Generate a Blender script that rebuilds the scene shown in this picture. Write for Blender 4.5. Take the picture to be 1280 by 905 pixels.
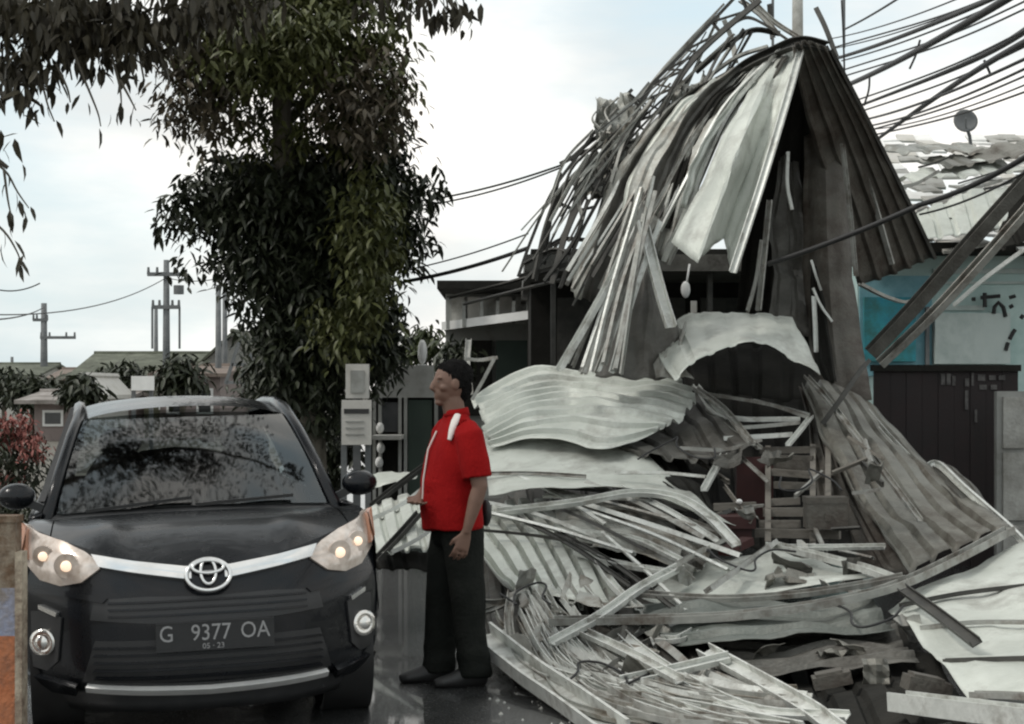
import bpy, bmesh, math, random
from mathutils import Vector, Matrix, noise
R = math.radians
rnd = random.Random(7)
scn = bpy.context.scene
COL = scn.collection
for o in list(bpy.data.objects): bpy.data.objects.remove(o)

# ---------------------------------------------------------------- camera
H = 1.6; F = 2133.0; CX = 640.0; HY = 488.0
cam = bpy.data.objects.new('camera', bpy.data.cameras.new('camera')); COL.objects.link(cam)
cam.location = (0, 0, H); cam.rotation_euler = (R(90), 0, 0)
cam.data.sensor_width = 36; cam.data.lens = 36*F/1280
cam.data.shift_y = (HY-452.5)/1280
cam.data.clip_end = 5000; cam.data.clip_start = 0.1
scn.camera = cam

# ---------------------------------------------------------------- world, sun, exposure
SUN_EL, SUN_AZ = R(48), R(-62)       # high, from the left and a little behind the pile
W = bpy.data.worlds.new("World"); scn.world = W; W.use_nodes = True
nt = W.node_tree; nt.nodes.clear()
def N(t, **k):
    n = nt.nodes.new(t)
    for a, b in k.items(): setattr(n, a, b)
    return n
out = N('ShaderNodeOutputWorld'); bg = N('ShaderNodeBackground'); bg.inputs['Strength'].default_value = 0.1
sky = N('ShaderNodeTexSky'); sky.sky_type = 'NISHITA'; sky.sun_disc = False
sky.sun_elevation = SUN_EL; sky.sun_rotation = SUN_AZ; sky.dust_density = 2.5; sky.air_density = 1.2
tc = N('ShaderNodeTexCoord'); mp = N('ShaderNodeMapping'); mp.inputs['Scale'].default_value = (1, 1, 3.2)
mp.inputs['Location'].default_value = (1.7, 2.2, 0.6)
nz = N('ShaderNodeTexNoise'); nz.inputs['Scale'].default_value = 2.6; nz.inputs['Detail'].default_value = 7; nz.inputs['Roughness'].default_value = 0.55
rp = N('ShaderNodeValToRGB'); rp.color_ramp.elements[0].position = 0.36; rp.color_ramp.elements[1].position = 0.58
nz2 = N('ShaderNodeTexNoise'); nz2.inputs['Scale'].default_value = 5.5; nz2.inputs['Detail'].default_value = 6
rp2 = N('ShaderNodeValToRGB'); rp2.color_ramp.elements[0].position = 0.34; rp2.color_ramp.elements[1].position = 0.60
rp2.color_ramp.elements[0].color = (7.1, 7.1, 6.9, 1); rp2.color_ramp.elements[1].color = (10.2, 9.85, 9.3, 1)
haz = N('ShaderNodeMixRGB'); haz.inputs['Fac'].default_value = 0.72; haz.inputs['Color2'].default_value = (7.0, 8.3, 8.7, 1)
mx = N('ShaderNodeMixRGB')
L = nt.links.new
L(tc.outputs['Generated'], mp.inputs['Vector']); L(mp.outputs[0], nz.inputs['Vector']); L(mp.outputs[0], nz2.inputs['Vector'])
L(nz.outputs['Fac'], rp.inputs[0]); L(nz2.outputs['Fac'], rp2.inputs[0])
L(sky.outputs[0], haz.inputs['Color1']); L(haz.outputs[0], mx.inputs['Color1']); L(rp2.outputs[0], mx.inputs['Color2']); L(rp.outputs[0], mx.inputs['Fac'])
L(mx.outputs[0], bg.inputs['Color']); L(bg.outputs[0], out.inputs['Surface'])
sl = bpy.data.lights.new('sun', 'SUN'); sl.energy = 1.5; sl.angle = R(10); sl.color = (1, 0.96, 0.9)
so = bpy.data.objects.new('sun', sl); COL.objects.link(so)
sd = Vector((math.sin(SUN_AZ)*math.cos(SUN_EL), math.cos(SUN_AZ)*math.cos(SUN_EL)*-0.45, math.sin(SUN_EL))).normalized()
sky.sun_elevation = math.asin(sd.z); sky.sun_rotation = math.atan2(sd.x, sd.y)
so.rotation_euler = sd.to_track_quat('Z', 'Y').to_euler(); so.location = sd*50
scn.view_settings.view_transform = 'Standard'; scn.view_settings.look = 'None'
scn.view_settings.exposure = 0.30; scn.view_settings.gamma = 1
scn.cycles.max_bounces = 6; scn.cycles.diffuse_bounces = 3; scn.cycles.glossy_bounces = 3
scn.cycles.transparent_max_bounces = 12
scn.cycles.filter_width = 2.2

# ---------------------------------------------------------------- helpers
def P(px, py, Y): return Vector(((px-CX)*Y/F, Y, H+(HY-py)*Y/F))
def Dp(px, py): return 14-(py-480)*.0135-(px-700)*.0025
def Q(px, py, off=0):
    y = Dp(px, py)+off
    p = P(px, py, y)
    if p.z < 0.012: p.z = 0.012
    return p
def tag(o, label=None, cat=None, group=None, kind=None):
    if label: o['label'] = label
    if cat:
        o['category'] = cat
        if not kind: o['kind'] = 'thing'
    if group: o['group'] = group
    if kind: o['kind'] = kind
    return o
def empty(name, loc=(0, 0, 0), rot=(0, 0, 0)):
    o = bpy.data.objects.new(name, None); COL.objects.link(o); o.location = loc; o.rotation_euler = rot
    o.empty_display_size = 0.1
    return o
def mk(name, V, Fc, mat, parent=None, local=False, smooth=None, thick=0):
    """one mesh object; V in world space unless local"""
    V = [Vector(v) for v in V]
    if parent is not None:
        if not local: V = [v-parent.location for v in V]
        org = Vector((0, 0, 0))
    else:
        xs = [v.x for v in V]; ys = [v.y for v in V]
        org = Vector(((min(xs)+max(xs))/2, (min(ys)+max(ys))/2, min(v.z for v in V)))
        V = [v-org for v in V]
    me = bpy.data.meshes.new(name); me.from_pydata([tuple(v) for v in V], [], Fc); me.update()
    if smooth is not None:
        me.polygons.foreach_set('use_smooth', [True]*len(me.polygons))
        if smooth < 180: me.set_sharp_from_angle(angle=R(smooth))
    o = bpy.data.objects.new(name, me); COL.objects.link(o); o.location = org
    if parent is not None: o.parent = parent
    if isinstance(mat, (list, tuple)):
        for m in mat: me.materials.append(m)
    else: me.materials.append(mat)
    if thick:
        s = o.modifiers.new('solid', 'SOLIDIFY'); s.thickness = thick; s.offset = 0
    return o
class MB:
    def __init__(s): s.V = []; s.F = []
    def add(s, V, Fc):
        b = len(s.V); s.V += [Vector(v) for v in V]; s.F += [tuple(i+b for i in f) for f in Fc]; return s
    def box(s, a, b, M=None):
        (x0, y0, z0), (x1, y1, z1) = a, b
        V = [Vector(v) for v in ((x0,y0,z0),(x1,y0,z0),(x1,y1,z0),(x0,y1,z0),(x0,y0,z1),(x1,y0,z1),(x1,y1,z1),(x0,y1,z1))]
        if M is not None: V = [M @ v for v in V]
        return s.add(V, [(0,3,2,1),(4,5,6,7),(0,1,5,4),(1,2,6,5),(2,3,7,6),(3,0,4,7)])
    def bar(s, a, b, w, h=None, up=Vector((0,0,1))):
        a = Vector(a); b = Vector(b); h = h or w; d = (b-a).normalized()
        x = d.cross(up)
        if x.length < 1e-3: x = d.cross(Vector((1,0,0)))
        x.normalize(); y = x.cross(d)
        V = [p+x*sx*w/2+y*sy*h/2 for p in (a, b) for sx, sy in ((-1,-1),(1,-1),(1,1),(-1,1))]
        return s.add(V, [(0,1,2,3),(7,6,5,4),(0,4,5,1),(1,5,6,2),(2,6,7,3),(3,7,4,0)])
    def tube(s, pts, r, n=8, cap=True):
        pts = [Vector(p) for p in pts]
        rs = r if isinstance(r, (list, tuple)) else [r]*len(pts)
        V = []; Fc = []
        ref = None
        for i, p in enumerate(pts):
            d = (pts[min(i+1, len(pts)-1)]-pts[max(i-1, 0)]).normalized()
            if ref is None:
                ref = d.cross(Vector((0,0,1)))
                if ref.length < 1e-3: ref = Vector((1,0,0))
            ref = (ref-d*ref.dot(d)).normalized(); o2 = d.cross(ref)
            for k in range(n):
                a = 2*math.pi*k/n; V.append(p+(ref*math.cos(a)+o2*math.sin(a))*rs[i])
        for i in range(len(pts)-1):
            for k in range(n):
                k2 = (k+1) % n; Fc.append((i*n+k, i*n+k2, (i+1)*n+k2, (i+1)*n+k))
        if cap: Fc.append(tuple(range(n-1, -1, -1))); Fc.append(tuple((len(pts)-1)*n+k for k in range(n)))
        return s.add(V, Fc)
    def disc(s, c, ax, r0, r1, depth, n=24):
        """ring / disc extruded along ax: lathe with radii"""
        c = Vector(c); ax = Vector(ax).normalized(); x = ax.orthogonal().normalized(); y = ax.cross(x)
        prof = [(r1, 0), (r1, depth), (r0, depth), (r0, 0)]
        V = [c+ax*d+(x*math.cos(2*math.pi*k/n)+y*math.sin(2*math.pi*k/n))*r for k in range(n) for r, d in prof]
        Fc = []
        for k in range(n):
            a = k*4; b = ((k+1) % n)*4
            for j in range(4): j2 = (j+1) % 4; Fc.append((a+j, b+j, b+j2, a+j2))
        return s.add(V, Fc)
    def ell(s, c, r, n=12, m=8, M=None):
        V = []; Fc = []
        c = Vector(c)
        for i in range(m+1):
            t = math.pi*i/m
            for k in range(n):
                a = 2*math.pi*k/n
                v = Vector((r[0]*math.sin(t)*math.cos(a), r[1]*math.sin(t)*math.sin(a), r[2]*math.cos(t)))
                V.append(c+(M @ v if M is not None else v))
        for i in range(m):
            for k in range(n):
                k2 = (k+1) % n; Fc.append((i*n+k, (i+1)*n+k, (i+1)*n+k2, i*n+k2))
        return s.add(V, Fc)
    def build(s, name, mat, parent=None, local=False, smooth=None): return mk(name, s.V, s.F, mat, parent, local, smooth)

def cr(p0, p1, p2, p3, t):
    return 0.5*((2*p1)+(p2-p0)*t+(2*p0-5*p1+4*p2-p3)*t*t+(3*p1-p0-3*p2+p3)*t*t*t)
def spl(pts, t):
    n = len(pts)-1
    if n == 0: return pts[0]
    t = min(max(t, 0), 1)*n; i = min(int(t), n-1); f = t-i
    a = pts[i-1] if i > 0 else 2*pts[0]-pts[1]
    d = pts[i+2] if i+2 <= n else 2*pts[n]-pts[n-1]
    return cr(a, pts[i], pts[i+1], d, f)
def lin(pts, t):
    n = len(pts)-1; t = min(max(t, 0), 1)*n; i = min(int(t), n-1); f = t-i
    return pts[i].lerp(pts[i+1], f)
def trap(x):
    x = x % 1.0
    if x < .12: return x/.12
    if x < .30: return 1.0
    if x < .42: return 1-(x-.30)/.12
    return 0.0
def wave(x): return .5+.5*math.sin(2*math.pi*x)
sheet_id = [0]
def sheet(name, rows, mat, ribs=10, amp=.025, crumple=.03, cfreq=1.6, prof=trap, nv=26, sharp_u=False, jag=0, label=None, cat='metal sheet', group=None, parent=None, side=1, curl=0):
    """corrugated sheet through a net of 3-D control points; the ribs run from the first row to the last"""
    sheet_id[0] += 1; sid = sheet_id[0]
    rr = random.Random(sid*13)
    fu = lin if sharp_u else spl
    per = 8 if prof is trap else 6
    if prof is trap:
        us = []
        for k in range(ribs):
            us += [(k+a)/ribs for a in (0, .12, .30, .42, .70)]
        us.append(1.0)
    else: us = [k/(ribs*per) for k in range(ribs*per+1)]
    vs = [k/nv for k in range(nv+1)]
    nu = len(us)
    def S(u, v): return spl([fu(r, u) for r in rows], v)
    jags = {}
    V = []
    for j, v in enumerate(vs):
        for i, u in enumerate(us):
            k = int(u*ribs-1e-6)
            if k not in jags: jags[k] = (rr.uniform(0, jag), rr.uniform(0, jag))
            a, b = jags[k]; vv = a+(1-a-b)*v
            p = S(u, vv); e = .004
            du = S(min(u+e, 1), vv)-S(max(u-e, 0), vv); dv = S(u, min(vv+e, 1))-S(u, max(vv-e, 0))
            n = du.cross(dv)
            if n.length > 1e-9: n.normalize()
            n *= side
            w = 1.0
            q = p+n*(amp*prof(u*ribs))
            f = cfreq
            q += n*crumple*noise.fractal(Vector((p.x*f+sid*3.1, p.y*f*.8, p.z*f)), 1.0, 2.0, 3)
            q += n*crumple*1.5*(abs(noise.noise(Vector((p.x*f*1.3+sid, p.y*f+7, p.z*f*1.3))))-.25)
            if curl: q += n*curl*(abs(v-.5)*2)**3
            V.append(q)
    Fc = [(j*nu+i, j*nu+i+1, (j+1)*nu+i+1, (j+1)*nu+i) for j in range(nv) for i in range(nu-1)]
    o = mk(name, V, Fc, mat, parent, smooth=32, thick=.003)
    if parent is None: tag(o, label, cat, group)
    elif label: o['label'] = label
    return o
def channel_geo(pts, w, h, twist=0, n=None, straight=False):
    """open C-channel swept along the points"""
    pts = [Vector(p) for p in pts]
    n = n or (len(pts)-1)*(1 if straight else 6)
    path = [(lin if straight else spl)(pts, k/n) for k in range(n+1)] if not (straight and len(pts) == 2) else pts
    t = .10*w
    sec = [(-.5*w,-.5*h),(.5*w,-.5*h),(.5*w,.5*h),(.5*w-t,.5*h),(.5*w-t,-.5*h+t),(-.5*w+t,-.5*h+t),(-.5*w+t,.5*h),(-.5*w,.5*h)]
    V = []; Fc = []; ref = None; m = len(sec)
    for i, p in enumerate(path):
        d = (path[min(i+1, len(path)-1)]-path[max(i-1, 0)])
        d = d.normalized() if d.length > 1e-9 else Vector((1,0,0))
        if ref is None:
            ref = d.cross(Vector((0,0,1)))
            if ref.length < 1e-3: ref = Vector((1,0,0))
            ref = Matrix.Rotation(twist, 3, d) @ ref
        ref = (ref-d*ref.dot(d)).normalized(); o2 = ref.cross(d)
        for a, b in sec: V.append(p+ref*a+o2*b)
    for i in range(len(path)-1):
        for k in range(m):
            k2 = (k+1) % m; Fc.append((i*m+k, i*m+k2, (i+1)*m+k2, (i+1)*m+k))
    e = (len(path)-1)*m
    for q in ((0,1,4,5),(1,2,3,4),(0,5,6,7)): Fc.append(tuple(reversed(q))); Fc.append(tuple(e+x for x in q))
    return V, Fc
def channel(name, pts, w, mat, label=None, cat='steel bar', group=None, h=None, twist=0, parent=None, straight=False):
    V, Fc = channel_geo(pts, w, h or w*.55, twist, straight=straight)
    o = mk(name, V, Fc, mat, parent, smooth=30)
    if parent is None: tag(o, label, cat, group)
    return o
def truss(A, B, nweb, w, mat, label, group=None, cat='roof truss'):
    root = empty('roof_truss', Vector(A[0])); tag(root, label, cat, group)
    channel('chord', A, w, mat, parent=root); channel('chord', B, w, mat, parent=root, twist=2)
    for k in range(nweb):
        a = spl(A, k/nweb); b = spl(B, (k+.5)/nweb); c = spl(A, (k+1)/nweb)
        channel('web', [a, b], w*.6, mat, parent=root, straight=True)
        channel('web', [b, c], w*.6, mat, parent=root, straight=True)
    return root

# ---------------------------------------------------------------- materials
MATS = {}
def mat(name, col, rough=.6, metal=0, col2=None, scale=6, bump=0, bscale=40, spec=.5, coat=0, detail=5, stain=None, stain_amt=.4, stain_scale=2, emit=None, stretch=None):
    m = bpy.data.materials.new(name); m.use_nodes = True; t = m.node_tree; b = t.nodes['Principled BSDF']
    def nn(ty): return t.nodes.new(ty)
    b.inputs['Roughness'].default_value = rough; b.inputs['Metallic'].default_value = metal
    b.inputs['Specular IOR Level'].default_value = spec; b.inputs['Coat Weight'].default_value = coat
    b.inputs['Coat Roughness'].default_value = .04
    c = (*col, 1); b.inputs['Base Color'].default_value = c
    tc = nn('ShaderNodeTexCoord'); vec = tc.outputs['Object']
    if stretch:
        mpn = nn('ShaderNodeMapping'); mpn.inputs['Scale'].default_value = stretch; t.links.new(vec, mpn.inputs['Vector']); vec = mpn.outputs[0]
    col_out = None
    if col2 is not None:
        n1 = nn('ShaderNodeTexNoise'); n1.inputs['Scale'].default_value = scale; n1.inputs['Detail'].default_value = detail; n1.inputs['Roughness'].default_value = .65
        t.links.new(vec, n1.inputs['Vector'])
        r1 = nn('ShaderNodeValToRGB'); r1.color_ramp.elements[0].position = .32; r1.color_ramp.elements[1].position = .68
        r1.color_ramp.elements[0].color = c; r1.color_ramp.elements[1].color = (*col2, 1)
        t.links.new(n1.outputs['Fac'], r1.inputs[0]); col_out = r1.outputs[0]
        mr = nn('ShaderNodeMapRange'); mr.inputs['To Min'].default_value = max(rough-.1, .03); mr.inputs['To Max'].default_value = min(rough+.15, 1)
        t.links.new(n1.outputs['Fac'], mr.inputs['Value']); t.links.new(mr.outputs[0], b.inputs['Roughness'])
    if stain is not None:
        n2 = nn('ShaderNodeTexNoise'); n2.inputs['Scale'].default_value = stain_scale; n2.inputs['Detail'].default_value = 8; n2.inputs['Roughness'].default_value = .7
        t.links.new(vec, n2.inputs['Vector'])
        r2 = nn('ShaderNodeValToRGB'); r2.color_ramp.elements[0].position = 1-stain_amt-.12; r2.color_ramp.elements[1].position = 1-stain_amt+.08
        t.links.new(n2.outputs['Fac'], r2.inputs[0])
        mxn = nn('ShaderNodeMixRGB'); t.links.new(r2.outputs[0], mxn.inputs['Fac'])
        if col_out: t.links.new(col_out, mxn.inputs['Color1'])
        else: mxn.inputs['Color1'].default_value = c
        mxn.inputs['Color2'].default_value = (*stain, 1); col_out = mxn.outputs[0]
    if col_out: t.links.new(col_out, b.inputs['Base Color'])
    if bump:
        n3 = nn('ShaderNodeTexNoise'); n3.inputs['Scale'].default_value = bscale; n3.inputs['Detail'].default_value = 6
        t.links.new(vec, n3.inputs['Vector']); bp = nn('ShaderNodeBump'); bp.inputs['Strength'].default_value = bump; bp.inputs['Distance'].default_value = .02
        t.links.new(n3.outputs['Fac'], bp.inputs['Height']); t.links.new(bp.outputs[0], b.inputs['Normal'])
    if emit:
        b.inputs['Emission Color'].default_value = (*emit[0], 1); b.inputs['Emission Strength'].default_value = emit[1]
    MATS[name] = m
    return m
zinc = mat('galvanised sheet', (.45,.475,.43), .5, .25, (.64,.665,.615), 1.8, .25, 60, stain=(.31,.31,.28), stain_amt=.38, stain_scale=2.2)
zinc2 = mat('weathered sheet', (.30,.31,.285), .5, .3, (.47,.48,.45), 2.4, .3, 50, stain=(.17,.15,.12), stain_amt=.45, stain_scale=2.6)
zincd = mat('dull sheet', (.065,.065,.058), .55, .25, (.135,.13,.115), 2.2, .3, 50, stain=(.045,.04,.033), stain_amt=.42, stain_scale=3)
zincb = mat('dark brown sheet', (.075,.07,.06), .55, .2, (.15,.14,.12), 2.2, .3, 50, stain=(.055,.042,.033), stain_amt=.45, stain_scale=2.5)  # dark base imitates shade on undersides; the stains are random grime
zincr = mat('olive grey sheet', (.15,.15,.132), .5, .25, (.25,.245,.215), 2.2, .3, 50, stain=(.09,.08,.065), stain_amt=.45, stain_scale=2.5)
near_black = mat('soot dark sheet', (.014,.014,.0125), .9, 0, (.028,.027,.024), 3, .3, 40, spec=.12)  # near black for dark parts, and for sheets standing in for shaded hollows
green_dull = mat('green grey sheet', (.085,.098,.087), .5, .2, (.17,.185,.168), 2.5, .3, 50, stain=(.07,.075,.065), stain_amt=.42)
steel = mat('bright batten', (.54,.555,.525), .42, .35, (.72,.735,.70), 9, .1, 80, stain=(.28,.27,.24), stain_amt=.38, stain_scale=5)
steelm = mat('grey batten', (.27,.275,.255), .5, .3, (.42,.42,.39), 8, .1, 80, stain=(.13,.11,.09), stain_amt=.42, stain_scale=5)
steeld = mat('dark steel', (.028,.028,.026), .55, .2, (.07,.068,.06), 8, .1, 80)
asph = mat('wet asphalt', (.045,.046,.045), .22, 0, (.080,.081,.078), 55, .3, 110, stain=(.026,.027,.027), stain_amt=.5, stain_scale=.8, coat=.6)
verge_m = mat('verge soil', (.09,.085,.07), .9, 0, (.14,.13,.11), 2, .5, 30)
bark = mat('bark', (.075,.068,.052), .95, 0, (.14,.125,.10), 9, .8, 30, stretch=(1,1,.25))
leaf_d = mat('mango leaf', (.014,.019,.010), .5, 0, (.030,.038,.016), 5, spec=.5)
leaf_g = mat('green leaf', (.024,.036,.011), .5, 0, (.058,.072,.022), 3, spec=.45)
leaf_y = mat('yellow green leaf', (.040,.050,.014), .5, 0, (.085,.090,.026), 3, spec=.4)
leaf_b = mat('brownish leaf', (.05,.042,.028), .5, 0, (.085,.068,.042), 4, spec=.4)
leaf_k = mat('old mango leaf', (.030,.026,.017), .5, 0, (.060,.052,.030), 4, spec=.35)
leaf_r = mat('red bract', (.15,.035,.03), .7, 0, (.27,.10,.08), 6)
concrete = mat('concrete', (.30,.30,.28), .85, 0, (.42,.42,.39), 3, .4, 40, stain=(.2,.195,.175), stain_amt=.45)
wood = mat('old wood', (.11,.10,.085), .85, 0, (.20,.185,.16), 5, .4, 40, stretch=(.3,1,1))
polem = mat('pole grey', (.10,.11,.115), .8, 0, (.17,.175,.175), 4)
black = mat('black rubber', (.012,.012,.012), .55, 0, (.02,.02,.02), 8)
darkpl = mat('dark plastic', (.018,.019,.02), .45, 0, (.03,.03,.031), 12)
cable = mat('cable black', (.012,.012,.013), .6, 0, (.022,.022,.022), 9)

# ---------------------------------------------------------------- the ground
gb = MB(); gb.add([(-1500,-60,-.004),(1500,-60,-.004),(1500,3000,-.004),(-1500,3000,-.004)], [(0,1,2,3)])
g = gb.build('ground', verge_m); g['kind'] = 'structure'
rb = MB(); n = 40
V = []; 
for j in range(61):
    y = -30+j*4.0
    for i in range(13):
        x = -4.6+i*.95
        V.append((x, y, .004*noise.noise(Vector((x*.7, y*.5, 0)))))
rb.add(V, [(j*13+i, j*13+i+1, (j+1)*13+i+1, (j+1)*13+i) for j in range(60) for i in range(12)])
r = rb.build('road', asph, smooth=180); r['kind'] = 'structure'; r.location.z += .004

# ---------------------------------------------------------------- the car
paint = mat('black paint', (.006,.007,.009), .25, 0, (.009,.010,.012), 3, spec=.22, coat=.22)
chrome = mat('chrome', (.80,.80,.79), .16, .85, (.70,.70,.69), 10)
lampglass = mat('lamp housing', (.82,.73,.66), .14, .3, (.44,.36,.30), 14, spec=.8, coat=.7)  # warm pale tone imitates the glow of the lamps
lampin = mat('lamp reflector', (.78,.76,.72), .12, .8)
amber = mat('amber lens', (.42,.20,.12), .25, 0, spec=.7, coat=.5)
rubber = mat('tyre', (.016,.016,.016), .8, 0, (.028,.027,.026), 20)
alloy = mat('alloy rim', (.35,.35,.35), .35, .6, (.25,.25,.25), 10)
seatm = mat('seat fabric', (.05,.05,.052), .9, 0, (.075,.075,.078), 30)
platem = mat('plate black', (.014,.014,.015), .4, 0, (.022,.022,.022), 20)
platew = mat('plate lettering', (.36,.36,.36), .6, 0, (.24,.24,.24), 30)
def glass_mat(name, tint, refl=.10):
    m = bpy.data.materials.new(name); m.use_nodes = True; t = m.node_tree; t.nodes.clear()
    o = t.nodes.new('ShaderNodeOutputMaterial'); tr = t.nodes.new('ShaderNodeBsdfTransparent'); tr.inputs[0].default_value = (*tint, 1)
    gl = t.nodes.new('ShaderNodeBsdfGlossy'); gl.inputs['Roughness'].default_value = .05; gl.inputs['Color'].default_value = (.95,.97,.97,1)
    fr = t.nodes.new('ShaderNodeFresnel'); fr.inputs['IOR'].default_value = 1.75
    tc = t.nodes.new('ShaderNodeTexCoord'); nz = t.nodes.new('ShaderNodeTexNoise'); nz.inputs['Scale'].default_value = 2.2
    bp = t.nodes.new('ShaderNodeBump'); bp.inputs['Strength'].default_value = .10; bp.inputs['Distance'].default_value = .05
    t.links.new(tc.outputs['Object'], nz.inputs['Vector']); t.links.new(nz.outputs['Fac'], bp.inputs['Height']); t.links.new(bp.outputs[0], gl.inputs['Normal'])
    mxs = t.nodes.new('ShaderNodeMixShader'); t.links.new(fr.outputs[0], mxs.inputs[0]); t.links.new(tr.outputs[0], mxs.inputs[1]); t.links.new(gl.outputs[0], mxs.inputs[2])
    t.links.new(mxs.outputs[0], o.inputs['Surface']); return m
windg = glass_mat('windscreen glass', (.34,.37,.37))
sideg = glass_mat('tinted side glass', (.12,.13,.13))
car = empty('parked_car', (-1.368, 7.82, 0.0), (0, R(-1.6), R(13.8)))
car.scale = (1.025, 1.03, 1.0)
tag(car, 'glossy black hatchback with chrome grille bar parked nose-on beside the man', 'car')
lit = mat('lit lamp', (.8,.7,.6), .2, 0, emit=((1,.72,.50), .7))
def fz(u): return .79+.185*abs(u)**1.7
def fas(u, v):
    zb = .20+.03*u*u; z = zb+(fz(u)-zb)*v
    hw = .795+.032*math.sin(math.pi*min(max(v*.95+.05, 0), 1))
    y = .13*max(0, (.2-v)/.2)**2+.10*max(0, (v-.55)/.45)**1.6+.44*abs(u)**3.0
    return Vector((hw*u, y, z))
def onf(x, z, off):
    u = x/.82; v = 0
    for _ in range(4):
        zb = .20+.03*u*u; v = min(max((z-zb)/(fz(u)-zb), -.1), 1.15)
        hw = .795+.032*math.sin(math.pi*min(max(v*.95+.05, 0), 1)); u = min(max(x/hw, -1.03), 1.03)
    p = fas(u, v); e = .01
    n = (fas(min(u+e,1.03), v)-fas(u-e, v)).cross(fas(u, v+e)-fas(u, v-e)).normalized()
    if n.y > 0: n = -n
    return p+n*off
def grid(name, fn, nu, nv, m, parent, smooth=60, thick=0):
    V = [fn(i/nu, j/nv) for j in range(nv+1) for i in range(nu+1)]
    Fc = [(j*(nu+1)+i, j*(nu+1)+i+1, (j+1)*(nu+1)+i+1, (j+1)*(nu+1)+i) for j in range(nv) for i in range(nu)]
    return mk(name, V, Fc, m, parent, True, smooth, thick)
def facepatch(name, top, bot, off, m, nu=24, nv=5, bulge=0, parent=None, depth=.03):
    """a raised piece lying on the nose of the car between an upper and a lower outline (x, z)"""
    top = [Vector((a, b, 0)) for a, b in top]; bot = [Vector((a, b, 0)) for a, b in bot]
    V = []
    for j in range(-1, nv+2):
        for i in range(-1, nu+2):
            u = min(max(i/nu, 0), 1); v = min(max(j/nv, 0), 1)
            q = lin(bot, u).lerp(lin(top, u), v)
            edge = i in (-1, nu+1) or j in (-1, nv+1)
            V.append(onf(q.x, q.y, off-depth if edge else off+bulge*math.sin(math.pi*u)*math.sin(math.pi*v)))
    w = nu+3
    Fc = [(j*w+i, j*w+i+1, (j+1)*w+i+1, (j+1)*w+i) for j in range(nv+2) for i in range(nu+2)]
    return mk(name, V, Fc, m, parent or car, True, 40)
grid('bumper', lambda a, b: fas(2*a-1, b), 56, 26, paint, car)
def wsb(u): return Vector((.700*u, .86+.15*u*u, 1.005-.03*u*u))
def wst(u): return Vector((.540*u, 1.66+.10*u*u, 1.500-.025*u*u))
def hood(u, s):
    a = fas(u, 1); b = wsb(u)+Vector((.075*u, -.02, -.012)); p = a.lerp(b, s)
    p.z += .045*math.sin(math.pi*s)*(1-.55*u*u)+.018*math.exp(-((abs(u)-.55)/.10)**2)*math.sin(math.pi*min(1, s*1.2))
    return p
grid('bonnet', lambda a, b: hood((2*a-1)*.86, b), 40, 18, paint, car)
for s in (-1, 1): grid('fender', lambda a, b: hood(s*(.868+.132*a), b), 6, 18, paint, car)
def zbot(y):
    z = .22
    for yc in (.72, 3.2):
        d = abs(y-yc)
        if d < .345: z = max(z, .29+math.sqrt(max(.345**2-d*d, 0))*.98)
    return z
for s in (-1, 1):
    def sidef(a, b, s=s):
        y = .43+a*3.6; zt = (fz(1) if y < .6 else .975)+.03*a; zb = zbot(y); z = zb+(zt-zb)*b
        f = (z-.2)/.8
        x = .797+.034*math.sin(math.pi*min(max(f, 0), 1))-.006*math.sin(f*14)
        if y > 3.6: x -= .12*((y-3.6)/.43)**2
        return Vector((s*x, y, z))
    grid('body_side', sidef, 72, 12, paint, car)
def rearp(a, b):
    u = 2*a-1; z = .25+.78*b; return Vector((.70*u, 4.03+.1*(1-u*u), z))
grid('tailgate', rearp, 12, 6, paint, car)
def ws(u, v):
    p = wsb(u).lerp(wst(u), v); p.z += .035*math.sin(math.pi*v); return p
wind = grid('windscreen', lambda a, b: ws((2*a-1)*.965, .02+b*.93), 30, 16, windg, car)
def rooff(a, b):
    u = 2*a-1; f = wst(u); y = f.y-.045+b*(2.05+.045); k = b
    return Vector(((.542+.01*k)*u, y, 1.492+.075*math.sin(math.pi*(.10+.75*b))*1.0-.045*u*u*(1-.2*b)-.02*abs(u)**6))
grid('roof', rooff, 24, 20, paint, car)
for s in (-1, 1):
    MB().tube([wsb(s)+Vector((s*.02,.01,-.03)), ws(s,.35)+Vector((s*.012,.02,0)), ws(s,.7)+Vector((s*.012,.02,0)), wst(s)+Vector((s*.012,.04,.0)), Vector((s*.557,2.3,1.515)), Vector((s*.559,3.0,1.515)), Vector((s*.55,3.7,1.47)), Vector((s*.66,4.0,1.02))], [.036,.034,.034,.036,.034,.034,.04,.045], 8).build('pillar', paint, car, True, 180)
    for y0, yt in ((2.02,2.2),(2.95,3.0)):
        MB().bar((s*.75, y0, .98), (s*.565, yt, 1.50), .05, .07).build('pillar', darkpl, car, True)
    def sg(a, b, s=s):
        y0 = 1.06+a*2.86; y1 = 1.80+a*1.95; return Vector((s*(.75-.19*b+.01*math.sin(math.pi*b)), y0+(y1-y0)*b, .985+.50*b))
    grid('side_window', sg, 12, 6, sideg, car)
    grid('shoulder', lambda a, b: Vector((s*(.742+.06*b), .98+a*2.95, .992-.022*b)), 6, 2, paint, car, thick=.01)
    grid('seal_strip', lambda a, b: Vector((s*(.79+.012*b), .98+a*2.95, .965+.02*b)), 6, 1, darkpl, car, thick=.01)
grid('rear_window', lambda a, b: Vector(((2*a-1)*(.66-.10*b), 4.03-.30*b, 1.05+.42*b)), 6, 4, glass_mat('rear glass', (.6,.62,.62)), car)
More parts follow.
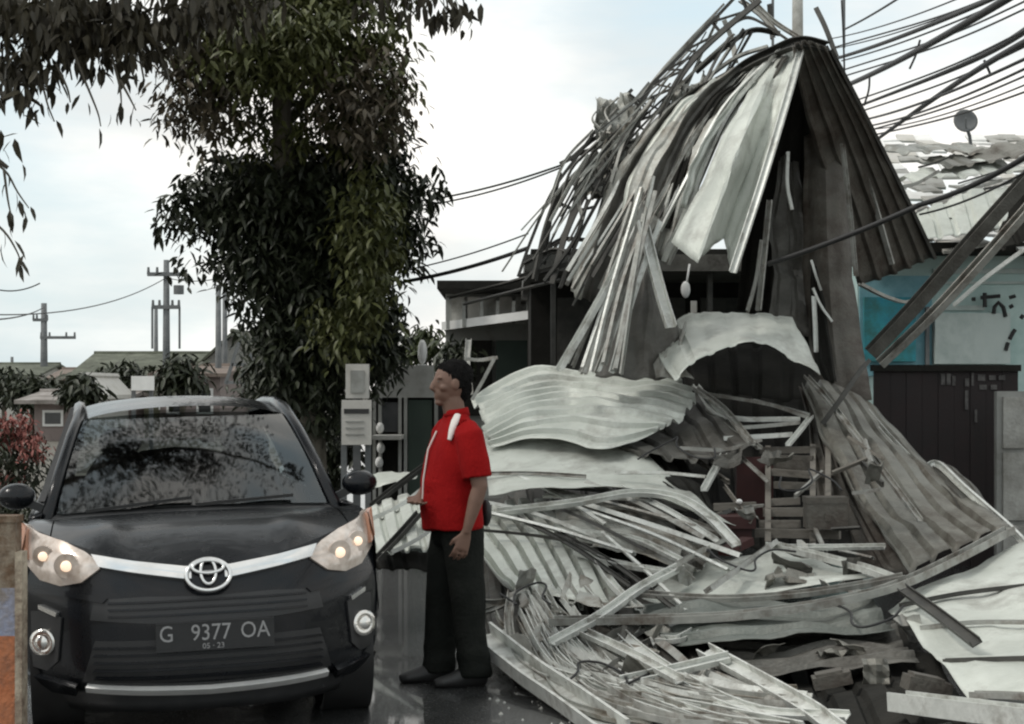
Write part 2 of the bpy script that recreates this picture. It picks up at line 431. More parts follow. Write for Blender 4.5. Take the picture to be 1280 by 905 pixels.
# cabin
cb = MB(); cb.box((-.70,.95,.25), (.70,3.95,.32)); cb.build('cabin_floor', darkpl, car, True)
def dash(a, b):
    u = 2*a-1; return Vector((.70*u, .90+.14*u*u+.42*b, .965-.02*u*u+.03*math.sin(math.pi*b)-.10*max(0, b-.7)))
grid('dashboard', dash, 16, 6, darkpl, car, thick=.02)
sw = MB(); sw.disc((-.34,1.52,.98), (0,-.8,.5), .165, .19, .03, 20); sw.bar((-.52,1.52,.98),(-.16,1.52,.98), .03); sw.build('steering_wheel', darkpl, car, True, 40)
for x in (-.34, .34):
    s1 = MB(); s1.ell((x,2.12,.93), (.23,.10,.36), 14, 10); s1.ell((x,1.9,.58), (.24,.28,.10), 14, 8); st = s1.build('seat', seatm, car, True, 180)
    MB().ell((x,2.16,1.31), (.12,.055,.09), 12, 8).build('headrest', seatm, st, True, 180)
s1 = MB(); s1.ell((0,3.1,.90), (.60,.12,.34), 18, 10); s1.build('rear_seat', seatm, car, True, 180)
MB().ell((0,1.60,1.42), (.10,.02,.032), 12, 8).build('rear_view_mirror', darkpl, car, True, 180)
MB().box((.10,1.90,1.30),(.17,1.91,1.40)).build('hanging_tag', concrete, car, True)
# nose details
facepatch('upper_grille', [(-.50,.655),(-.28,.665),(0,.655),(.28,.665),(.50,.655)], [(-.52,.565),(-.25,.545),(0,.54),(.25,.545),(.52,.565)], .004, darkpl, 30, 4)
for k in range(3):
    z = .575+.03*k
    facepatch('grille_slat', [(-.44,z+.009),(.44,z+.009)], [(-.44,z),(.44,z)], .010, paint, 24, 1)
facepatch('lower_grille', [(-.50,.47),(.50,.47)], [(-.56,.275),(.56,.275)], .004, darkpl, 30, 4)
for k in range(5):
    z = .295+.034*k
    facepatch('grille_slat', [(-.50,z+.011),(.50,z+.011)], [(-.51,z),(.51,z)], .014, paint, 24, 1)
facepatch('chrome_bar', [(-.50,.850),(-.32,.815),(-.10,.782),(.10,.782),(.32,.815),(.50,.850)], [(-.47,.795),(-.32,.765),(-.10,.728),(.10,.728),(.32,.765),(.47,.795)], .024, chrome, 40, 4, .006)
lipm = mat('silver lip', (.78,.78,.76), .35, .15, (.66,.66,.65), 10)
facepatch('lip_chrome', [(-.54,.262),(0,.243),(.54,.262)], [(-.54,.234),(0,.211),(.54,.234)], .022, lipm, 36, 2)
for s in (-1, 1):
    def mx_(l): return [(s*a, b) for a, b in l]
    hl = facepatch('headlight', mx_([(.465,.815),(.53,.865),(.62,.91),(.73,.945),(.80,.985)]), mx_([(.47,.79),(.55,.73),(.64,.712),(.73,.735),(.80,.81)]), .012, lampglass, 20, 8, .02)
    for (cx, cz, rr_) in ((.60,.80,.058),(.70,.84,.050)):
        c = onf(s*cx, cz, .022); m = MB(); m.disc(c, (s*.35,-1,0), 0.0, rr_, .02, 20); m.build('reflector_bowl', lampglass, hl, True, 40)
        m = MB(); m.ell(c+Vector((s*.006,-.022,0)), (rr_*.45,.012,rr_*.45), 12, 8); m.build('bulb_lens', lit, hl, True, 180)
    facepatch('turn_signal', mx_([(.775,.96),(.80,.985)]), mx_([(.775,.82),(.80,.85)]), .034, amber, 6, 4, .004, hl)
    fb = facepatch('fog_bezel', mx_([(.64,.57),(.70,.60),(.775,.59)]), mx_([(.66,.37),(.71,.32),(.775,.33)]), .010, darkpl, 10, 5)
    c = onf(s*.715, .455, .012); m = MB(); m.disc(c, (s*.5,-1,0), .034, .062, .025, 20); m.ell(c+Vector((s*.006,-.012,0)), (.038,.02,.038), 12, 8); m.build('fog_lamp', lampin, fb, True, 180)
    facepatch('bezel_trim', mx_([(.655,.595),(.735,.625)]), mx_([(.66,.575),(.735,.605)]), .018, chrome, 6, 1, 0, fb)
    facepatch('bumper_corner', mx_([(.58,.265),(.68,.285),(.79,.30)]), mx_([(.58,.215),(.68,.22),(.79,.235)]), .03, paint, 12, 2)
    # crease that runs from the lamp into the bumper
    facepatch('bumper_crease', mx_([(.44,.66),(.58,.69),(.76,.70)]), mx_([(.46,.64),(.60,.665),(.76,.675)]), .014, paint, 12, 2)
    mr = MB(); M3 = Matrix.Rotation(s*.15, 3, 'Z')
    mr.ell((s*.865,1.16,1.08), (.095,.075,.068), 16, 10, M3); mo = mr.build('door_mirror', paint, car, True, 180)
    mr = MB(); mr.bar((s*.72,1.17,1.0),(s*.82,1.16,1.05), .06, .04); mr.build('mirror_arm', darkpl, mo, True)
    for yw in (.72, 3.2):
        tw = MB(); ny = 26; prof = [(.19,-.02),(.235,-.085),(.272,-.08),(.288,-.05),(.288,.05),(.272,.08),(.235,.085),(.19,.02)]
        V = []; Fc = []
        for k in range(ny):
            a = 2*math.pi*k/ny
            for rr_, xx in prof: V.append((s*.715+xx, yw+rr_*math.cos(a), .288+rr_*math.sin(a)))
        for k in range(ny):
            for j in range(len(prof)):
                j2 = (j+1) % len(prof); k2 = (k+1) % ny; Fc.append((k*8+j, k2*8+j, k2*8+j2, k*8+j2))
        tw.add(V, Fc); wh = empty('wheel'); wh.parent = car
        tw.build('tyre', rubber, wh, True, 50)
        rm = MB(); rm.disc((s*.735,yw,.288), (s,0,0), .155, .195, .03, 26)
        for k in range(5):
            a = k*2*math.pi/5; rm.bar((s*.755,yw,.288), (s*.755,yw+.17*math.cos(a),.288+.17*math.sin(a)), .05, .02, Vector((1,0,0)))
        rm.disc((s*.74,yw,.288), (s,0,0), 0, .05, .03, 14); rm.build('rim', alloy, wh, True, 40)
        aw = MB(); aw.disc((s*.56,yw,.288), (s,0,0), .31, .335, .235, 26); aw.build('wheel_arch', black, car, True, 40)
va = grid('lower_valance', lambda a, b: Vector(((2*a-1)*(.70+.09*b), .16+.40*abs(2*a-1)**3-.03*b, .115+.125*b)), 30, 3, darkpl, car, thick=.01)
ub = MB(); ub.box((-.54,.30,.15),(.54,3.9,.24)); ub.build('underside', black, car, True)
# emblem: one wide oval ring holding two smaller rings
em = MB()
def oval(cx, cz, rx, rz, th, off, n=36):
    pts = []
    for k in range(n+1):
        a = 2*math.pi*k/n; x, z = cx+rx*math.cos(a), cz+rz*math.sin(a); pts.append(onf(x, z, off))
    em.tube(pts, th, 6, False)
ec = .735
oval(0, ec, .098, .066, .0105, .040); oval(0, ec+.012, .034, .052, .008, .044); oval(0, ec+.030, .070, .026, .008, .048)
em.build('emblem', chrome, car, True, 180)
facepatch('emblem_plate', [(-.075,.775),(0,.792),(.075,.775)], [(-.075,.695),(0,.678),(.075,.695)], .030, paint, 12, 4)
# plate with white characters
pl = MB(); M4 = Matrix.Translation((0.02,-.034,.485)) @ Matrix.Rotation(R(0), 4, 'X')
pl.box((-.26,-.008,-.065),(.26,.008,.065), M4); plate = pl.build('number_plate', platem, car, True)
for bx in ((-.26,-.012,.061,.26,-.008,.065),(-.26,-.012,-.065,.26,-.008,-.061)):
    MB().box(bx[:3], bx[3:], M4).build('plate_rim', darkpl, plate, True)
def text(body, size, loc, name, m, parent, rotz=0, sx=1):
    c = bpy.data.curves.new(name, 'FONT'); c.body = body; c.size = size; c.extrude = .002; c.align_x = 'CENTER'; c.align_y = 'CENTER'; c.resolution_u = 3
    o = bpy.data.objects.new(name, c); COL.objects.link(o); dg = bpy.context.evaluated_depsgraph_get()
    me = bpy.data.meshes.new_from_object(o.evaluated_get(dg)); bpy.data.objects.remove(o)
    for v in me.vertices: v.co.x *= sx
    o = bpy.data.objects.new(name, me); COL.objects.link(o); me.materials.clear(); me.materials.append(m)
    o.parent = parent; o.location = loc; o.rotation_euler = (R(90), 0, rotz)
    return o
text('G', .105, (-.195,-.044,.497), 'plate_letter', platew, plate, sx=.85)
text('9377', .105, (0.0,-.044,.497), 'plate_letter', platew, plate, sx=.85)
text('OA', .105, (.195,-.044,.497), 'plate_letter', platew, plate, sx=.85)
text('05 · 23', .035, (0.01,-.044,.437), 'plate_letter', platew, plate)
for s, x0, x1 in ((-1,-.55,-.02),(1,.0,.52)):
    a = ws(x0/.73, -.02)+Vector((0,-.02,.03)); b = ws(x1/.73, .06)+Vector((0,-.02,.015))
    MB().bar(a, b, .016, .016).build('wiper', black, car, True)
vent = grid('cowl', lambda a, b: wsb(2*a-1)+Vector((0,-.03+.07*b,-.014+.02*b)), 20, 2, darkpl, car)

# ---------------------------------------------------------------- the man in red
skin = mat('skin', (.15,.085,.06), .6, 0, (.19,.11,.08), 9)
hairm = mat('hair', (.005,.005,.005), .9, 0, (.011,.010,.010), 60, .8, 120, spec=.12)
redm = mat('red cotton', (.235,.004,.005), .95, 0, (.29,.008,.008), 5, .25, 60, spec=.15)
whitec = mat('white cotton', (.72,.66,.62), .8, 0, (.62,.56,.52), 6)
trou = mat('dark trousers', (.010,.0115,.010), .95, 0, (.018,.0195,.0175), 6, .4, 50, spec=.1)
shoe = mat('black shoe', (.012,.012,.012), .5, 0, (.02,.02,.02), 8)
man = empty('person', P(571, 488, 9.3)-Vector((0,0,1.6)), (0, 0, R(107)))
tag(man, 'man in red short sleeved shirt and dark trousers standing between car and heap', 'person')
class BL(MB):
    def limb(s, secs, n=16, ref=Vector((1,0,0))):
        """secs: (centre, half-width along ref, half-depth)"""
        pts = [Vector(a[0]) for a in secs]; V = []; Fc = []
        for i, p in enumerate(pts):
            d = (pts[min(i+1, len(pts)-1)]-pts[max(i-1, 0)]).normalized()
            x = (ref-d*ref.dot(d)).normalized(); y = d.cross(x)
            for k in range(n):
                a = 2*math.pi*k/n; V.append(p+x*math.cos(a)*secs[i][1]+y*math.sin(a)*secs[i][2])
        for i in range(len(pts)-1):
            for k in range(n):
                k2 = (k+1) % n; Fc.append((i*n+k, i*n+k2, (i+1)*n+k2, (i+1)*n+k))
        Fc.append(tuple(range(n-1, -1, -1))); Fc.append(tuple((len(pts)-1)*n+k for k in range(n)))
        return s.add(V, Fc)
def remesh(mb, name, m, parent, vox, it=4):
    o = mk('tmp', mb.V, mb.F, m, man, True)
    a = o.modifiers.new('r', 'REMESH'); a.mode = 'VOXEL'; a.voxel_size = vox
    b = o.modifiers.new('s', 'SMOOTH'); b.iterations = it; b.factor = .5
    dg = bpy.context.evaluated_depsgraph_get(); me = bpy.data.meshes.new_from_object(o.evaluated_get(dg))
    bpy.data.objects.remove(o); me.polygons.foreach_set('use_smooth', [True]*len(me.polygons)); me.name = name
    me.materials.clear(); me.materials.append(m)
    o = bpy.data.objects.new(name, me); COL.objects.link(o); o.parent = parent
    return o
# local frame: +y is the way he faces, x = his right, z up
Bd = BL()
Bd.limb([((0,0,1.30),.10,.08),((0,.0,1.40),.075,.07),((0,.01,1.46),.057,.06),((0,.025,1.54),.056,.062),((0,.035,1.58),.05,.06)])
Bd.ell((0,.035,1.645), (.074,.094,.108), 20, 14); Bd.ell((0,.062,1.59), (.056,.066,.062), 16, 10)      # skull, jaw
Bd.limb([((0,.118,1.665),.010,.008),((0,.132,1.635),.014,.014),((0,.140,1.612),.019,.016),((0,.125,1.602),.017,.012)])  # nose
Bd.ell((0,.112,1.572), (.026,.017,.008), 10, 6); Bd.ell((0,.110,1.559), (.023,.017,.008), 10, 6); Bd.ell((0,.100,1.535), (.026,.024,.018), 10, 6)
for s in (-1, 1):
    Bd.ell((s*.076,.025,1.635), (.012,.022,.033), 10, 8); Bd.ell((s*.034,.106,1.668), (.030,.016,.009), 10, 6); Bd.ell((s*.045,.085,1.615), (.026,.026,.022), 10, 6)
Bd.limb([((0,0,.98),.15,.11),((0,.01,1.15),.155,.12),((0,0,1.30),.16,.11),((0,0,1.38),.10,.08)])
def arm(Bd, sh, el, wr, hd, s):
    sh, el, wr = Vector(sh), Vector(el), Vector(wr)
    Bd.limb([(sh,.056,.058),(sh.lerp(el,.4),.052,.054),(el,.040,.043),(el.lerp(wr,.3),.042,.041),(wr,.026,.022)])
    d = (wr-el).normalized(); side = Vector((0,1,0)); side = (side-d*side.dot(d)).normalized(); nrm = d.cross(side).normalized()
    pc = wr+d*.055
    Bd.limb([(wr-d*.01,.026,.019),(wr+d*.03,.036,.016),(wr+d*.07,.042,.015),(wr+d*.095,.040,.013)], 14, side)
    inn = Vector((-s,0,0)); inn = (inn-d*inn.dot(d)).normalized()
    for k, (o_, ln) in enumerate(((.032,.068),(.011,.078),(-.011,.073),(-.032,.056))):
        a = wr+d*.088+side*o_; b = a+d*ln*.42+inn*.006+side*o_*.12; c = b+d*ln*.33+inn*.022; e = c+d*ln*.18+inn*.026
        Bd.limb([(a,.0095,.0095),(b,.009,.009),(c,.008,.008),(e,.0065,.0065)], 8, side)
    a = wr+d*.022+side*.022; b = a+d*.035+side*.030+inn*.008; c = b+d*.032+side*.008+inn*.014
    Bd.limb([(a,.014,.013),(b,.011,.011),(c,.008,.008)], 8, side)
arm(Bd, (-.205,-.01,1.37), (-.265,-.055,1.09), (-.245,.015,.845), None, -1)     # near (left) arm hangs
arm(Bd, (.205,.0,1.37), (.28,.06,1.09), (.04,.20,1.02), None, 1)                 # far arm bends forward
body = remesh(Bd, 'body', skin, man, .0055, 3)
eyem = mat('eye', (.10,.085,.075), .4, 0, (.05,.04,.035), 60)
for s in (-1, 1): MB().ell((s*.033,.108,1.648), (.012,.0105,.006), 10, 8).build('eye', eyem, body, True, 180)
Hr = BL(); Hr.ell((0,.008,1.682), (.080,.100,.090), 20, 14); Hr.ell((0,-.030,1.622), (.064,.052,.085), 16, 10); Hr.ell((0,.075,1.722), (.05,.03,.03), 12, 8)
for s in (-1, 1): Hr.ell((s*.072,.0,1.66), (.014,.05,.05), 10, 8)
hr = remesh(Hr, 'hair', hairm, man, .005, 2)
for v in hr.data.vertices: v.co += v.normal*(.007*noise.noise(v.co*30)+.005*noise.noise(Vector((v.co.x*160, v.co.y*160, v.co.z*50))))
for v in hr.data.vertices:
    if v.co.y > .075 and v.co.z < 1.70: v.co.y = .075+(v.co.y-.075)*.15
Sh = BL()
Sh.limb([((0,.02,.85),.205,.165),((0,.028,.98),.20,.172),((0,.025,1.10),.198,.168),((0,.012,1.22),.205,.15),((0,.0,1.33),.205,.125),((0,-.005,1.40),.165,.095),((0,.0,1.445),.085,.075),((0,.005,1.475),.068,.068)], 28)
Sh.limb([((-.17,0,1.40),.07,.07),((-.215,-.012,1.36),.078,.085),((-.245,-.035,1.22),.078,.085),((-.258,-.045,1.13),.075,.082)], 16)
Sh.limb([((.17,0,1.40),.07,.07),((.215,0,1.36),.078,.085),((.25,.0,1.22),.078,.085),((.265,.0,1.13),.075,.082)], 16)
shirt = remesh(Sh, 'shirt', redm, man, .010, 4)
for v in shirt.data.vertices:
    c = v.co; f = noise.noise(Vector((c.x*6, c.y*6, c.z*3.2)))*.018+noise.noise(Vector((c.x*14, c.y*14+3, c.z*5)))*.006
    f += .004*math.sin(c.z*46+c.x*16+3*noise.noise(c*5))*max(0, 1.28-c.z)
    v.co = c+v.normal*f
cl = BL(); cl.limb([((0,.0,1.455),.074,.074),((0,.006,1.50),.066,.068)], 18); collar = cl.build('collar', redm, shirt, True, 180)
st = BL(); st.limb([((-.095,.022,1.468),.018,.010),((-.13,.045,1.438),.022,.012),((-.157,.068,1.39),.020,.014),((-.168,.086,1.335),.012,.012)], 10, Vector((.6,1,0)))
st.build('shoulder_stripe', whitec, shirt, True, 60)
st = BL(); st.limb([((-.01,.116,1.38),.006,.005),((-.01,.164,1.28),.006,.005),((-.01,.19,1.12),.006,.005),((-.01,.197,.98),.006,.005)], 8); st.build('front_trim', whitec, shirt, True, 60)
Tr = BL()
Tr.limb([((0,.0,.99),.168,.125),((0,-.01,.90),.182,.14),((0,-.01,.80),.178,.135),((0,-.005,.75),.15,.12)], 24)
for s, fy in ((-1, -.05), (1, .09)):
    Tr.limb([((s*.085,-.005,.84),.096,.122),((s*.094,fy*.35,.66),.096,.108),((s*.098,fy*.7,.48),.084,.094),((s*.10,fy*.8-.01,.30),.080,.090),((s*.10,fy-.02,.10),.078,.092),((s*.10,fy-.02,.055),.078,.094)], 16)
trousers = remesh(Tr, 'trousers', trou, man, .010, 4)
for v in trousers.data.vertices:
    c = v.co; v.co = c+v.normal*(noise.noise(Vector((c.x*8, c.y*8, c.z*5)))*.010+.005*math.sin(c.z*60+c.x*20)*max(0, .35-c.z)*3)
for s, fy in ((-1, -.05), (1, .09)):
    S_ = BL(); S_.limb([((s*.10,fy-.09,.045),.032,.045),((s*.10,fy-.05,.05),.040,.055),((s*.10,fy+.03,.055),.042,.06),((s*.102,fy+.10,.040),.048,.042),((s*.104,fy+.17,.030),.044,.030),((s*.104,fy+.205,.024),.026,.022)], 14, Vector((1,0,0)))
    sh_ = remesh(S_, 'shoe', shoe, man, .008, 2)
    for v in sh_.data.vertices: v.co.z = max(v.co.z, .001)
bg_ = BL(); bg_.limb([((0,.0,.985),.176,.134),((0,.0,1.02),.174,.133)], 24); bg_.build('belt', shoe, trousers, True, 60)
ph = BL(); ph.ell((.0,-.165,.93), (.05,.03,.075), 12, 8); ph.build('waist_pouch', shoe, man, True, 180)

# ---------------------------------------------------------------- trees
def leaf_geo(L_, w_, droop):
    V = [(0,0,0),(-w_*.5,L_*.3,-.12*droop*L_+.12*w_),(0,L_*.33,-.14*droop*L_),(w_*.5,L_*.3,-.12*droop*L_+.12*w_),(-w_*.42,L_*.68,-.42*droop*L_+.1*w_),(0,L_*.68,-.45*droop*L_),(w_*.42,L_*.68,-.42*droop*L_+.1*w_),(0,L_,-.9*droop*L_)]
    Fc = [(0,2,1),(0,3,2),(1,2,5,4),(2,3,6,5),(4,5,7),(5,6,7)]
    return [Vector(v) for v in V], Fc
LG = [leaf_geo(1, .30, d) for d in (.1,.35,.6)]
def leaf_mat4(p, size, rr, hang):
    yaw = rr.uniform(0, 2*math.pi); pit = -rr.uniform(.1, .9) if not hang else -rr.uniform(.85, 1.5)
    return Matrix.Translation(p) @ Matrix.Rotation(yaw, 4, 'Z') @ Matrix.Rotation(pit, 4, 'X') @ Matrix.Rotation(rr.uniform(-.7,.7), 4, 'Y') @ Matrix.Scale(size, 4)
def blob_points(blobs, n, rr, gap=.0, gf=1.4):
    vol = [b[1]*b[2]*b[3]*b[4] for b in blobs]; tot = sum(vol); pts = []
    for b, v in zip(blobs, vol):
        k = int(n*v/tot)
        while k > 0:
            d = Vector((rr.gauss(0,1), rr.gauss(0,1), rr.gauss(0,1))).normalized()*(rr.random()**.45)
            p = b[0]+Vector((d.x*b[1], d.y*b[2], d.z*b[3]))
            if noise.fractal(p*gf, 1, 2, 3) < gap-1+rr.random()*.25 + (1 if gap < -.9 else 0)*-9: k -= 1; continue
            pts.append(p); k -= 1
    return pts
def clumps(pts, per, spread, rr):
    out_ = []
    for p in pts:
        for _ in range(per): out_.append(p+Vector((rr.gauss(0,spread), rr.gauss(0,spread), rr.gauss(0,spread*.8))))
    return out_
def foliage(name, pts, size, m, parent, rr, hang=False, mats=None):
    mb = MB(); V = []; Fc = []
    for p in pts:
        g = LG[rr.randrange(3)]; M = leaf_mat4(p, size*rr.uniform(.7,1.25), rr, hang); b = len(V)
        V += [M @ v for v in g[0]]; Fc += [tuple(i+b for i in f) for f in g[1]]
    o = mk(name, V, Fc, m, parent, smooth=180); o['kind'] = 'stuff'; return o
def leaves_single(pts, size, m, parent, rr, hang=False):
    src = []
    for g in LG:
        me = bpy.data.meshes.new('leaf'); me.from_pydata([tuple(v) for v in g[0]], [], g[1]); me.materials.append(m); src.append(me)
    for p in pts:
        o = bpy.data.objects.new('leaf', src[rr.randrange(3)]); COL.objects.link(o); o.parent = parent
        o.matrix_basis = leaf_mat4(p-parent.location, size*rr.uniform(.7,1.25), rr, hang)
def limb(name, pts, r0, r1, m, parent, n=8):
    k = (len(pts)-1)*4; path = [spl(pts, i/k) for i in range(k+1)]
    mb = MB(); mb.tube(path, [r0+(r1-r0)*i/k+.06*r0*noise.noise(path[i]*3) for i in range(k+1)], n); return mb.build(name, m, parent, smooth=180)
rt = random.Random(3)
# roadside tree behind the car
tY = 17
tree = empty('roadside_tree', P(385, 488, tY)-Vector((0,0,1.6))); tag(tree, 'dark leafy roadside tree rising behind the parked car', 'tree')
base = tree.location
limb('trunk', [base, P(388, 560, tY), P(380, 420, tY+.1), P(366, 280, tY+.1), P(352, 150, tY-.5), P(358, 40, tY-.4), P(350, -90, tY)], .19, .06, bark, tree)
for a in ([(380,420),(420,330),(470,250),(500,180)], [(352,160),(420,90),(480,60)], [(354,120),(290,70),(230,20)], [(372,340),(330,360),(300,380)], [(360,215),(300,205),(255,200)]):
    limb('limb', [P(x, y, tY+rt.uniform(-.5,.5)) for x, y in a], .06, .015, bark, tree, 6)
def B(px, py, Y, rx, ry, dens=1, dy=None):
    s = Y/F; return (P(px, py, Y), rx*s, dy or max(rx, ry)*s*.8, ry*s, dens)
dark = [B(385,250,tY,95,70,1.8), B(300,240,tY,75,45,1.4), B(430,300,tY,85,70,1.6), B(270,270,tY,65,35,1.0), B(330,320,tY,70,60,1.5), B(420,400,tY,85,65,1.8),
        B(470,240,tY,55,75,1.3), B(360,440,tY,60,70,1.6), B(400,490,tY,60,55,1.6), B(465,180,tY,45,60,.9), B(235,265,tY,30,25,.6), B(515,250,tY,28,50,.5), B(495,320,tY,18,45,.6), B(400,340,tY,80,60,1.8), B(440,440,tY,65,50,1.5)]
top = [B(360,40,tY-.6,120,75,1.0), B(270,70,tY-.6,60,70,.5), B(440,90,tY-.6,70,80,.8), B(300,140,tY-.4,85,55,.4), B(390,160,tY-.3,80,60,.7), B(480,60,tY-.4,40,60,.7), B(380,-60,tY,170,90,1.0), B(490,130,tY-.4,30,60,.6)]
ptsd = clumps(blob_points(dark, 3300, rt), 9, .085, rt)
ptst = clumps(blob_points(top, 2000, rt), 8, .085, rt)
foliage('crown', ptsd, .125, leaf_d, tree, rt)
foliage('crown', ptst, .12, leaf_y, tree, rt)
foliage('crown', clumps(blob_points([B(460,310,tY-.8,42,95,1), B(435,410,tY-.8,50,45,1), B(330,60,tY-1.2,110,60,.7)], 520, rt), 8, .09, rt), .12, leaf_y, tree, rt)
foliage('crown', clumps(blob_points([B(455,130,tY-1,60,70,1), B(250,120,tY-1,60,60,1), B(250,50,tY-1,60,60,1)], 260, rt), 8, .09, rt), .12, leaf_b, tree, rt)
leaves_single([p for p in clumps(blob_points([B(215,280,tY,25,30,1), B(535,235,tY,22,40,1), B(230,250,tY,25,25,1), B(520,300,tY,25,50,1), B(240,340,tY,30,25,1), B(290,375,tY,35,20,1)], 48, rt), 5, .06, rt)], .15, leaf_d, tree, rt)
# mango tree whose branches hang over the car; its trunk stands outside the frame on the left
mY = 10
mango = empty('mango_tree', (-6.2, 9.0, 0)); tag(mango, 'mango tree at left with drooping dark leaves hanging over the parked car', 'tree')
limb('trunk', [Vector((-6.2,9.0,0)), Vector((-6.15,9.0,1.6)), Vector((-5.9,9.1,3.2)), Vector((-5.2,9.3,4.4))], .24, .12, bark, mango, 12)
limb('limb', [Vector((-5.5,9.2,4.0)), P(-120,-40,10), P(60,30,10), P(200,40,10.2), P(330,-40,10.5), P(520,-30,10.6), P(620,-40,10.8)], .10, .018, bark, mango)
limb('limb', [Vector((-5.9,9.1,3.2)), P(-150,120,9.6), P(-60,160,9.6), P(10,210,9.7)], .06, .012, bark, mango)
for (x, y) in ((40,90),(120,70),(180,100),(560,10),(90,100)):
    limb('twig', [P(x-30,y-100,mY), P(x-10,y-50,mY), P(x,y,mY)], .014, .005, bark, mango, 5)
near = [B(60,10,mY,110,50,1), B(30,80,mY,60,50,.8), B(170,30,mY,90,40,.8), B(150,60,mY,60,30,.5), B(560,0,10.6,45,30,.8), B(500,-20,10.6,60,40,.7), B(270,-20,mY,90,60,.8), B(10,170,9.6,35,30,.35)]
p1 = blob_points(near, 520, rt); p1 = clumps(p1, 5, .06, rt); rt.shuffle(p1)
vis = [p for p in p1 if 0 < (CX+p.x*F/p.y) < 640 and HY-(p.z-H)*F/p.y > 0]
hid = [p for p in p1 if p not in vis]
vis += [P(x, y, mY) for x, y in [(20,240),(8,228),(30,262),(38,258),(15,275),(22,322),(30,318),(5,290),(150,135),(165,140),(124,160),(60,130),(45,140),(150,128),(85,128),(100,118),(10,215),(28,205),(12,262),(24,250),(18,300),(26,330),(2,305),(33,270),(110,128),(138,142),(170,128),(70,150),(52,128)]]
leaves_single(vis[-295:], .11, leaf_k, mango, rt, True)
foliage('crown', [p for p in vis[:-295]+hid if rt.random() < .42], .115, leaf_k, mango, rt, True)
foliage('crown', [p for p in vis[:-295] if rt.random() < .5], .12, leaf_k, mango, rt)
over = [(Vector((-3.6,10,5.4)),2.2,2.6,.8,1), (Vector((-1.6,10.5,5.8)),1.8,2.2,.8,.9), (Vector((-4.8,8,5.2)),1.6,2.4,.9,1), (Vector((-2.6,12.5,5.9)),2.0,1.5,.8,.9)]
foliage('crown', clumps(blob_points(over, 1200, rt), 7, .13, rt), .15, leaf_d, mango, rt, True)
for a_ in ([(-30,190),(5,212),(22,240),(36,260)], [(5,212),(10,250),(16,278)], [(-30,260),(4,288),(20,312),(27,330)], [(30,60),(52,105),(60,132),(68,152)], [(90,60),(108,105),(122,140),(126,158)], [(140,70),(150,110),(152,134)], [(150,100),(162,122),(170,138)], [(70,80),(84,110),(88,128)]):
    limb('twig', [P(x,y,9.9) for x, y in a_], .009, .004, bark, mango, 5)
# flowering bush at the left edge
bush = empty('flowering_bush', P(25, 488, 14)-Vector((0,0,1.6))); tag(bush, 'red flowering bush at the left edge behind the parked car', 'bush')
for k in range(6):
    limb('stem', [bush.location+Vector((rt.uniform(-.1,.1),rt.uniform(-.1,.1),0)), bush.location+Vector((rt.uniform(-.25,.25),rt.uniform(-.2,.2),.6)), bush.location+Vector((rt.uniform(-.35,.35),rt.uniform(-.25,.25),1.2))], .015, .006, bark, bush, 5)
foliage('foliage', clumps(blob_points([B(15,575,14,50,40,1), B(10,640,14,50,50,1)], 330, rt), 5, .05, rt), .075, leaf_d, bush, rt)
foliage('blossom', clumps(blob_points([B(15,540,14,38,26,1), B(40,560,13.8,22,18,.8), B(0,600,13.9,30,30,.3)], 200, rt), 5, .03, rt), .06, leaf_r, bush, rt)

# ---------------------------------------------------------------- far street at the left
wallw = mat('pale wall', (.42,.41,.38), .85, 0, (.56,.545,.51), 2, .1, 20, stain=(.35,.34,.30), stain_amt=.4)
wallp = mat('pink wall', (.20,.165,.155), .85, 0, (.26,.215,.20), 1, stain=(.13,.11,.10), stain_amt=.4)
wallo = mat('olive wall', (.075,.072,.045), .85, 0, (.12,.115,.07), 1, stain=(.045,.045,.03), stain_amt=.45)
wallg = mat('grey wall', (.26,.265,.25), .85, 0, (.34,.345,.325), 2, .1, 20, stain=(.18,.18,.165), stain_amt=.42)
roofg = mat('mossy roof', (.075,.085,.06), .9, 0, (.14,.15,.115), .8, stain=(.055,.06,.042), stain_amt=.45)
roofp = mat('pale roof', (.20,.18,.165), .85, 0, (.32,.295,.28), .8, stain=(.13,.115,.10), stain_amt=.45)
roofb = mat('brown roof', (.13,.10,.085), .9, 0, (.18,.145,.12), 2)
darkglass = mat('dark window', (.02,.023,.025), .15, 0, (.03,.033,.035), 4, spec=.8)
white = mat('white paint', (.74,.74,.72), .7, 0, (.64,.64,.62), 4)
teal = mat('teal wall', (.40,.55,.53), .8, 0, (.52,.65,.62), 1.1, .1, 30, stain=(.33,.47,.45), stain_amt=.42, stain_scale=1.3)
tealb = mat('teal blue sign', (.01,.17,.27), .6, 0, (.03,.31,.36), 2.2, stain=(.03,.13,.12), stain_amt=.45)
signw = mat('sign face', (.45,.52,.50), .7, 0, (.54,.60,.57), 1.8, stain=(.34,.41,.39), stain_amt=.42)
maroon = mat('maroon sheet', (.012,.007,.0075), .7, 0, (.022,.012,.012), 2.2, .1, 40, stain=(.012,.009,.009), stain_amt=.45)
darkred = mat('dark red vinyl', (.035,.008,.007), .6, 0, (.06,.014,.012), 4)
ink = mat('ink', (.015,.017,.017), .7, 0, (.03,.03,.03), 6)
